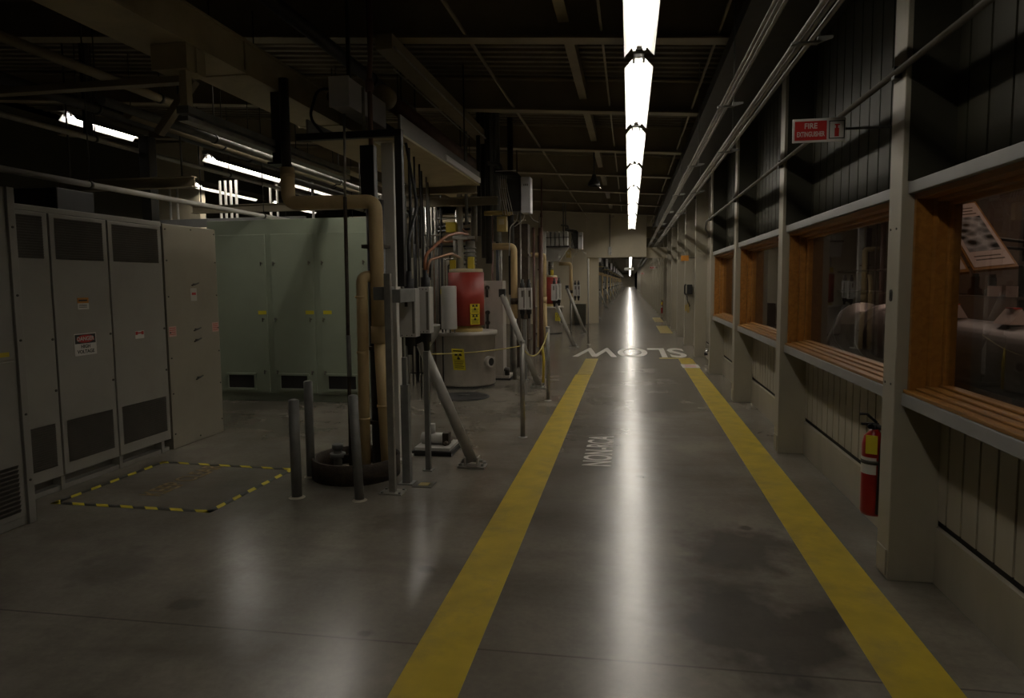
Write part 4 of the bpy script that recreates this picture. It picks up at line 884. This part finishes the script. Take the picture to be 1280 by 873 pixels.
for i, (x, y) in enumerate(((-8.35, 11.5), (-8.2, 11.5), (-6.95, 10.9), (-6.85, 10.9), (-6.75, 10.9), (-6.65, 10.9), (-6.35, 11.5), (-6.22, 11.5), (-5.3, 11.0))):
    conduit('conduit_riser', [(x, y, 0), (x, y, 3.4)], .022, 'colgrey', 'pale thin conduit riser in the row behind the cabinets', 'conduit', 'pale conduit risers behind the cabinets', 0)
t = thing('crossing_tray', 'pale violet-grey tray edge crossing behind the top of the cabinets', 'tray', (-7.5, 10.7, 2.35)); MB().box(-9.6, -5.3, 10.66, 10.74, 2.60, 2.74).build('side', 'rail', t, .004); q = MB(); [q.box(x, x + .05, 10.67, 10.73, 0.01, 2.6) for x in (-9.4, -7.4, -5.6)]; q.build('leg', 'darksteel', t)
struct(MB().box(-10.2, -8.9, 13.2, 13.4, 0, 4.6), 'wall_back_left', 'cream_end')

# thick black hangers and risers beside the white hanging cabinet
for i, (x, y, z0, r) in enumerate(((-2.12, 10.3, 1.9, .05), (-2.2, 10.0, 2.3, .03), (-2.05, 10.6, 2.25, .06), (-2.28, 10.7, 2.0, .04), (-2.0, 11.6, 1.4, .05), (-2.32, 9.7, 2.45, .025))):
    conduit('riser_pipe', [(x, y, z0), (x, y, zc(x))], r, ['blackpaint', 'darksteel', 'galvdark'][i % 3], 'dark vertical riser left of the white hanging cabinet', 'pipe', 'dark risers left of the white hanging cabinet', 0)
for i in range(7):
    x = -2.0 - .09 * i + rnd.uniform(-.03, .03); y = 6.1 + .42 * i; z0 = 1.6 + rnd.uniform(0, .5)
    conduit('hose', [(x, y, z0), (x + .012, y, z0 + .4), (x, y + .02, 2.84)], rnd.choice([.01, .014, .018]), rnd.choice(['rubber', 'rubber', 'galvdark', 'brownpipe']), 'thin hose hanging from the overhead tray before the red klystron', 'hose', 'hoses hanging from the overhead tray', .1)
# copies of the station farther down the aisle
for o, l2, far, grp in UNIT:
    if l2 is None: l2 = None
    if l2: copy_tree(o, (0, 11.05, 0), l2)
    if far:
        for i in range(13): copy_tree(o, (0, 24.5 + 11.1 * i, 0), far, 'stations beyond the far opening: ' + o.name.split('.')[0].replace('_', ' '))
rad_sign('radiation_sign', (-2.18, 20.96, .42), (1, 0, 0), (0, 0, 1), .16, .26, 'small yellow notice on the grey tank of the farther station')

# ---------------------------------------------------------------- right side services
t = thing('overhead_tray', 'nearly black overhead tray along the top of the right wall', 'tray', (1.23, 12, 3.6))
MB().box(.86, 1.59, .8, END - .1, 3.62, 3.66).build('sheet', 'darksteel', t); MB().box(.84, .86, .8, END - .1, 3.58, 3.70).build('edge_lip', 'darksteel', t)
def conduits(xs, z, r, label, off):
    t = thing('conduit_bank', label, 'conduit', (sum(xs) / len(xs), 12, z - r))
    for x in xs: MB().tube([(x, .8, z), (x, 62, z)], r, 12).build('conduit', 'galv', t)
    yy = off
    while yy < 26:
        q = MB(); q.box(min(xs) - .03, max(xs) + .03, yy - .02, yy + .02, z - r - .012, z - r); q.prism([(max(xs) + .03, z - r - .012), (max(xs) + .11, z + .0), (max(xs) + .11, z + .012), (max(xs) + .03, z + .012)], yy - .012, yy + .012, 'Y'); q.tube([(max(xs) + .04, yy, z), (max(xs) + .04, yy, 3.615 if max(xs) > .9 else 4.11)], .006, 6)
        q.build('bracket', 'galvdark', t); yy += 3.3 if max(xs) > .9 else 2.75
conduits([.69, .715, .74], 2.95, .010, 'left bank of thin parallel conduits under the right ceiling', 2.83)
conduits([.925, .96, 1.005], 2.95, .014, 'right bank of parallel conduits with triangular brackets under the right ceiling', 4.2)
t = thing('wall_conduit', 'single conduit fixed along the upper right wall posts', 'conduit', (1.34, 7, 2.65))
MB().tube([(1.335, .5, 2.65), (1.335, 12.6, 2.65), (1.40, 13.4, 2.58), (1.56, 14.2, 2.50), (1.59, 14.6, 2.50)], .017, 10, .1).build('tube', 'darkpipe', t); q = MB(); [q.box(1.325, 1.36, y + .06, y + .1, 2.62, 2.68) for y in PY[2:6]]; q.build('clip', 'darksteel', t)

# fire extinguisher sign and extinguisher
def fe_sign(y, label):
    t = thing('fire_sign', label, 'sign', (1.1, y, 2.40))
    x0, x1, z0, z1 = .935, 1.225, 2.40, 2.535
    MB().box(x0, x1, y, y + .008, z0, z1).build('board', 'sign_white', t, .002)
    MB().box(x0 + .012, x0 + .188, y - .001, y, z0 + .012, z1 - .014).build('red_field', 'sign_red', t)
    FY = ((1, 0, 0), (0, 0, 1))
    text_part('lettering', 'FIRE', .044, 'sign_white', t, frame_mx((x0 + .10, y - .0015, z0 + .092), *FY), .0004, .9, .0008)
    text_part('lettering', 'EXTINGUISHER', .040, 'sign_white', t, frame_mx((x0 + .10, y - .0015, z0 + .045), *FY), .0004, .56, .0008)
    q = MB(); a, b2, c, d = x0 + .20, x1 - .004, z0 + .016, z1 - .016; w = .005
    q.box(a, b2, y - .001, y, c, c + w); q.box(a, b2, y - .001, y, d - w, d); q.box(a, a + w, y - .001, y, c, d); q.box(b2 - w, b2, y - .001, y, c, d); q.build('border', 'sign_black', t)
    q = MB(); xm = (a + b2) / 2; q.box(xm - .012, xm + .012, y - .001, y, c + .012, c + .06); q.box(xm - .006, xm + .006, y - .001, y, c + .06, c + .075); q.box(xm - .012, xm + .016, y - .001, y, c + .075, c + .083); q.build('pictogram', 'sign_red', t)
    q = MB(); q.tube([(1.225, y + .004, 2.47), (1.60, y + .004, 2.47)], .008, 8); q.build('bracket', 'darksteel', t)
    return t
s0 = fe_sign(4.3, 'red and white FIRE EXTINGUISHER sign projecting from the right wall, large')
copy_tree(s0, (.08, 31.5, -.16), 'small distant red and white sign projecting from the right wall past the opening')
copy_tree(s0, (.08, 58, -.14), 'farthest tiny red and white sign projecting from the right wall')
def extinguisher(x, y, z, label):
    t = thing('fire_extinguisher', label, 'fire extinguisher', (x, y, z))
    MB().lathe((x, y, z), [(0, .0), (.062, .0), (.066, .02), (.066, .42), (.055, .47), (.03, .495), (.024, .51), (0, .51)], 28).build('cylinder', 'extred', t)
    q = MB(); q.lathe((x, y, z), [(.018, .51), (.018, .545), (0, .545)], 14); q.box(x - .075, x + .02, y - .009, y + .009, z + .535, z + .548); q.tube([(x + .01, y, z + .55), (x - .045, y, z + .60), (x - .085, y, z + .60)], .008, 8); q.lathe((x - .03, y - .02, z + .53), [(.016, -.008), (.016, .008), (0, .008)], 14, 'Y'); q.build('valve', 'rubber', t)
    q = MB(); q.tube([(x + .01, y - .01, z + .53), (x + .035, y - .06, z + .52), (x + .015, y - .08, z + .36), (x + .005, y - .08, z + .02)], .014, 10, .05); q.build('hose', 'rubber', t)
    o = MB(); a0 = math.radians(150); a1 = math.radians(265)
    n = 14; vs = [(x + .0668 * math.cos(a0 + (a1 - a0) * i / n), y + .0668 * math.sin(a0 + (a1 - a0) * i / n), zz) for zz in (z + .25, z + .35) for i in range(n + 1)]
    o.add(vs, [(i, i + 1, n + 2 + i, n + 1 + i) for i in range(n)]); o.build('label', 'sign_white', t)
    o = MB(); T = Matrix.Translation((x - .035, y - .065, z + .47)) @ Matrix.Rotation(math.radians(-25), 4, 'Z') ; o.cbox((0, 0, -.04), (.062, .003, .11), 0, T); o.build('inspection_tag', 'yellow_sign', t)['label'] = 'yellow inspection tag'
    o = MB(); o.box(x + .066, 1.59, y - .02, y + .02, z + .30, z + .34); o.lathe((x, y, z + .32), [(.067, -.012), (.069, -.012), (.069, .012), (.067, .012)], 24); o.build('bracket', 'floorplate', t)
    return t
e0 = extinguisher(1.435, 4.29, .205, 'red fire extinguisher with yellow tag hung behind the nearest window post')
copy_tree(e0, (0, 26.5, .0), 'small distant red fire extinguisher on right wall past the opening')

# telephone, orange sign, small fittings at the right wall
t = thing('wall_telephone', 'black wall telephone with hanging cord on a cream post', 'telephone', (1.37, 17.3, 1.28))
MB().box(1.40, 1.52, 17.36, 17.54, 1.28, 1.52).build('base', 'phone', t, .01); q = MB(); q.tube([(1.36, 17.33, 1.28), (1.34, 17.31, 1.31), (1.34, 17.31, 1.49), (1.36, 17.33, 1.52)], .022, 10, .03); q.build('handset', 'phone', t)
pts = [(1.37 + .05 * math.sin(i * .5) * .3 - .0 + .09 * math.sin(PI * i / 40), 17.34, 1.28 - .30 * math.sin(PI * i / 40)) for i in range(41)]
MB().tube(pts, .008, 6).build('cord', 'phone', t); MB().box(1.38, 1.53, 17.54, 17.548, 1.1, 1.6).build('back_board', 'cream', t)
t = thing('hanging_tags', 'yellow tags hanging under the black telephone', 'tag', (1.43, 17.34, .82)); MB().box(1.42, 1.47, 17.52, 17.53, .82, 1.08).build('tag', 'cream_tag', t); MB().box(1.36, 1.41, 17.5, 17.51, .86, 1.02).build('tag', 'cream_tag', t)
t = thing('orange_sign', 'small orange sign projecting above the black telephone', 'sign', (1.3, 17.0, 2.1)); MB().box(1.22, 1.40, 17.0, 17.02, 2.09, 2.22).build('board', 'sign_orange', t, .002); q = MB(); q.tube([(1.40, 17.01, 2.16), (1.60, 17.01, 2.16)], .008, 8); q.build('bracket', 'darksteel', t)
t = thing('wall_spigot', 'small bright metal fitting low on the wall past the last window', 'fitting', (1.5, 13.3, .26)); q = MB(); q.tube([(1.585, 13.3, .30), (1.46, 13.3, .30), (1.43, 13.25, .26)], .028, 12, .03); q.lathe((1.50, 13.3, .30), [(0, -.015), (.05, -.015), (.05, .015), (0, .015)], 16, 'X'); q.build('body', 'steel', t); MB().box(1.40, 1.46, 13.26, 13.34, .20, .25).build('outlet', 'rubber', t)
# things on the end wall
t = thing('switch_box', 'small grey switch box with conduit on the beige end wall', 'electrical box', (-.75, END - .05, 2.62)); MB().box(-.80, -.68, END - .08, END, 2.62, 2.93).build('body', 'boxgrey', t, .006); MB().tube([(-.745, END - .03, 2.93), (-.745, END - .03, 4.15)], .016, 8).build('conduit', 'galvdark', t); q = MB(); q.lathe((-.70, END - .08, 2.70), [(0, -.03), (.02, -.03), (.02, 0)], 10, 'Y'); q.build('knob', 'steel', t)
t = thing('pipe_stand', 'slim grey pole standing left of the aisle before the end wall', 'post', (-1.04, 17.6, 0)); MB().tube([(-1.04, 17.6, .005), (-1.04, 17.6, 2.2)], .022, 12).build('pole', 'brace', t); MB().lathe((-1.04, 17.6, 0), [(.06, 0), (.06, .008), (.02, .012)], 14).build('foot', 'brace', t)
t = thing('low_cabinet', 'dark green low cabinet at the foot of the beige end wall', 'cabinet', (-1.85, 26.0, 0)); MB().box(-2.05, -1.64, 25.8, END - .01, 0.03, .78).build('body', 'olive', t, .008); MB().box(-2.03, -1.66, 25.79, 25.8, .06, .75).build('door', 'olive', t); MB().box(-2.05, -1.64, 25.82, END - .01, 0, .03).build('plinth', 'rubber', t)
t = thing('hanging_sign', 'pale hanging sign board over the aisle beyond the opening', 'sign', (-.02, 42, 2.28)); MB().box(-.32, .24, 41.98, 42.02, 2.29, 2.45).build('board', 'boxgrey', t, .004); q = MB(); [q.tube([(x, 42, 2.47), (x, 42, 4.22)], .008, 6) for x in (-.25, .215)]; q.build('hanger', 'darksteel', t)
t = thing('hanging_light', 'small dome lamp hung under the roof beam left of the strip lights', 'lamp', (-.75, 12.2, 3.2)); MB().lathe((-.62, 12.2, 3.28), [(.11, 0), (.10, .06), (.05, .13), (.03, .2), (0, .2)], 22).build('shade', 'darksteel', t); MB().tube([(-.62, 12.2, 3.48), (-.62, 12.2, 3.88)], .012, 8).build('stem', 'darksteel', t); MB().tube([(-.58, 12.15, 3.30), (-.50, 12.1, 3.22)], .012, 8).build('lever', 'steel', t)

# ---------------------------------------------------------------- display behind the windows
t = thing('accelerator_barrel', 'large dark metal cylinder lying behind the window glass', 'cylinder', (3.0, 6.0, .6))
MB().tube([(3.0, -2.0, .95), (3.0, 8.6, .95)], .29, 40).build('barrel', 'barrel', t)
q = MB(); q.lathe((3.0, 8.6, .95), [(.29, 0), (.36, .02), (.36, .10), (.26, .12), (.26, .9), (.35, .92), (.35, 1.0), (0, 1.0)], 40, 'Y'); q.build('flanged_end', 'barrel', t)
q = MB(); [q.lathe((3.0, y, .95), [(.29, -.04), (.305, -.04), (.305, .04), (.29, .04)], 40, 'Y') for y in (1.0, 3.2, 7.4)]; q.build('band', 'galv', t)
for y in (1.5, 5.0, 8.0): MB().prism([(2.7, 0), (3.3, 0), (3.2, .72), (2.8, .72)], y - .05, y + .05, 'Y').build('cradle', 'darksteel', t)
t = thing('display_shelf', 'long shelf of parts above the metal cylinder behind the glass', 'shelf', (3.6, 5, 1.3))
for z in (1.40, 1.72): MB().box(3.45, 3.85, -2, 12.3, z, z + .025).build('board', 'brownwall', t)
q = MB(); [q.box(3.8, 3.85, y, y + .05, 0, 2.3) for y in (-1.5, 1.5, 4.5, 7.5, 10.5)]; q.build('upright', 'darksteel', t)
for i in range(26):
    y = 1.2 + i * .36 + rnd.uniform(-.05, .05); z = rnd.choice([1.425, 1.745]); h = rnd.uniform(.05, .2); w = rnd.uniform(.08, .16)
    k = rnd.random()
    if k < .35:
        o = thing('display_card', 'small pale card standing on the display shelf behind the glass', 'card', (3.5, y, z), 'cards on the display shelf'); MB().box(3.47, 3.485, y - w, y + w, z, z + .10).build('card', 'paper', o); MB().box(3.485, 3.53, y - .02, y + .02, z, z + .05).build('easel', 'brownwall', o)
    else:
        o = thing('display_part', 'dark machined part standing on the display shelf behind the glass', 'machine part', (3.6, y, z), 'parts on the display shelf'); q = MB(); q.lathe((3.62, y, z), [(w * .7, 0), (w * .7, h * .3), (w * .4, h * .4), (w * .4, h), (0, h)], 18); q.build('body', rnd.choice(['barrel', 'blackpaint', 'galvdark', 'copper']), o); q = MB(); q.lathe((3.62, y, z + h), [(.03, 0), (.03, .03), (0, .03)], 12); q.build('cap', 'galv', o)
for yy, lb in ((8.2, 'pink label block on top of the cylinder, left in the second window'), (6.9, 'red and pink label block on top of the cylinder, middle of second window'), (5.9, 'pale pink label block on top of the cylinder, right in second window'), (4.3, 'long white label strip on top of the cylinder in nearest window')):
    w = .5 if yy == 4.3 else .12
    t = thing('exhibit_label', lb, 'label', (2.9, yy, 1.23)); MB().prism([(2.86, 1.242), (3.02, 1.242), (2.95, 1.36)], yy - w, yy + w, 'Y').build('block', 'paper', t); MB().box(2.92, 2.98, yy - w * .5, yy + w * .5, 1.36, 1.37).build('strip', 'sign_red', t)
# reclined picture boards
def board(cx, cy, cz, label, pic):
    a, b2, c = -0.298, .581, .171
    Mx = Matrix.Translation((cx, cy, cz)) @ Matrix.Rotation(a, 4, 'Z') @ Matrix.Rotation(b2, 4, 'X') @ Matrix.Rotation(c, 4, 'Z')
    t = thing('picture_board', label, 'display board', (cx, cy, cz)); w, h = .213, .814
    def bx(nm, m, x0, x1, y0, y1, z0, z1):
        q = MB(); q.box(x0, x1, y0, y1, z0, z1, 0, Mx); return q.build(nm, m, t)
    bx('frame', 'wood', -w / 2 - .012, w / 2 + .012, -h / 2 - .03, h / 2 + .03, -.02, -.002)
    bx('sheet', 'paper', -w / 2, w / 2, -h / 2, h / 2, -.002, .0)
    if pic:
        bx('picture', 'photo', -w / 2 + .02, w / 2 - .02, -h * .28, h * .27, .0, .001)
        q = MB(); [q.box(-w * .36, w * (.36 - .05 * (i % 2)), y, y + .012, 0, .001, 0, Mx) for i, y in enumerate((h * .31, h * .36, h * .41, -h * .36, -h * .41))]; q.build('caption_lines', 'brownwall', t)
    q = MB(); q.tube([Mx @ Vector((0, 0, -.02)), (4.6, cy + 2.2, cz - .1)], .012, 8); q.build('wall_arm', 'darksteel', t)
board(2.242, 5.0, 1.898, 'reclined picture board with dark photograph in the nearest window', True)
board(1.985, 5.03, 1.87, 'reclined blank pinkish board left of the picture board in the nearest window', False)
for i in range(5):
    q = MB(); q.tube([(2.6 + .1 * i, 4.6, 2.3 + .05 * i), (2.9, 4.3 - .1 * i, 2.45 - .06 * i), (3.4, 4.2, 2.3 + .08 * i), (3.9, 4.0 - .15 * i, 2.5 - .05 * i)], .006, 6, .3); tag(q.build('display_cable', 'boxgrey'), 'loose pale wire in upper corner of the nearest window', 'wire', 'wires in the nearest window')

def area(name, loc, rot, sx, sy, e, col):
    l = bpy.data.lights.new(name, 'AREA'); l.shape = 'RECTANGLE'; l.size = sx; l.size_y = sy; l.energy = e; l.color = col
    o = bpy.data.objects.new(name, l); COL.objects.link(o); o.location = loc; o.rotation_euler = rot; return o
area('display_lamp', (3.2, 4.2, 2.95), (0, 0, 0), .5, 3.0, 13, (1, .72, .6))
area('display_lamp', (3.2, 9.0, 2.95), (0, 0, 0), .5, 3.0, 15, (1, .72, .6))

w = bpy.data.worlds.new('world'); SC.world = w; w.use_nodes = True
w.node_tree.nodes['Background'].inputs[0].default_value = (0, 0, 0, 1); w.node_tree.nodes['Background'].inputs[1].default_value = 0
vs_ = SC.view_settings; vs_.view_transform = 'Standard'; vs_.look = 'None'; vs_.gamma = 1; vs_.use_curve_mapping = False; vs_.exposure = 0
SC.cycles.use_denoising = True; SC.cycles.max_bounces = 8; SC.cycles.sample_clamp_indirect = 4
bpy.context.view_layer.update()
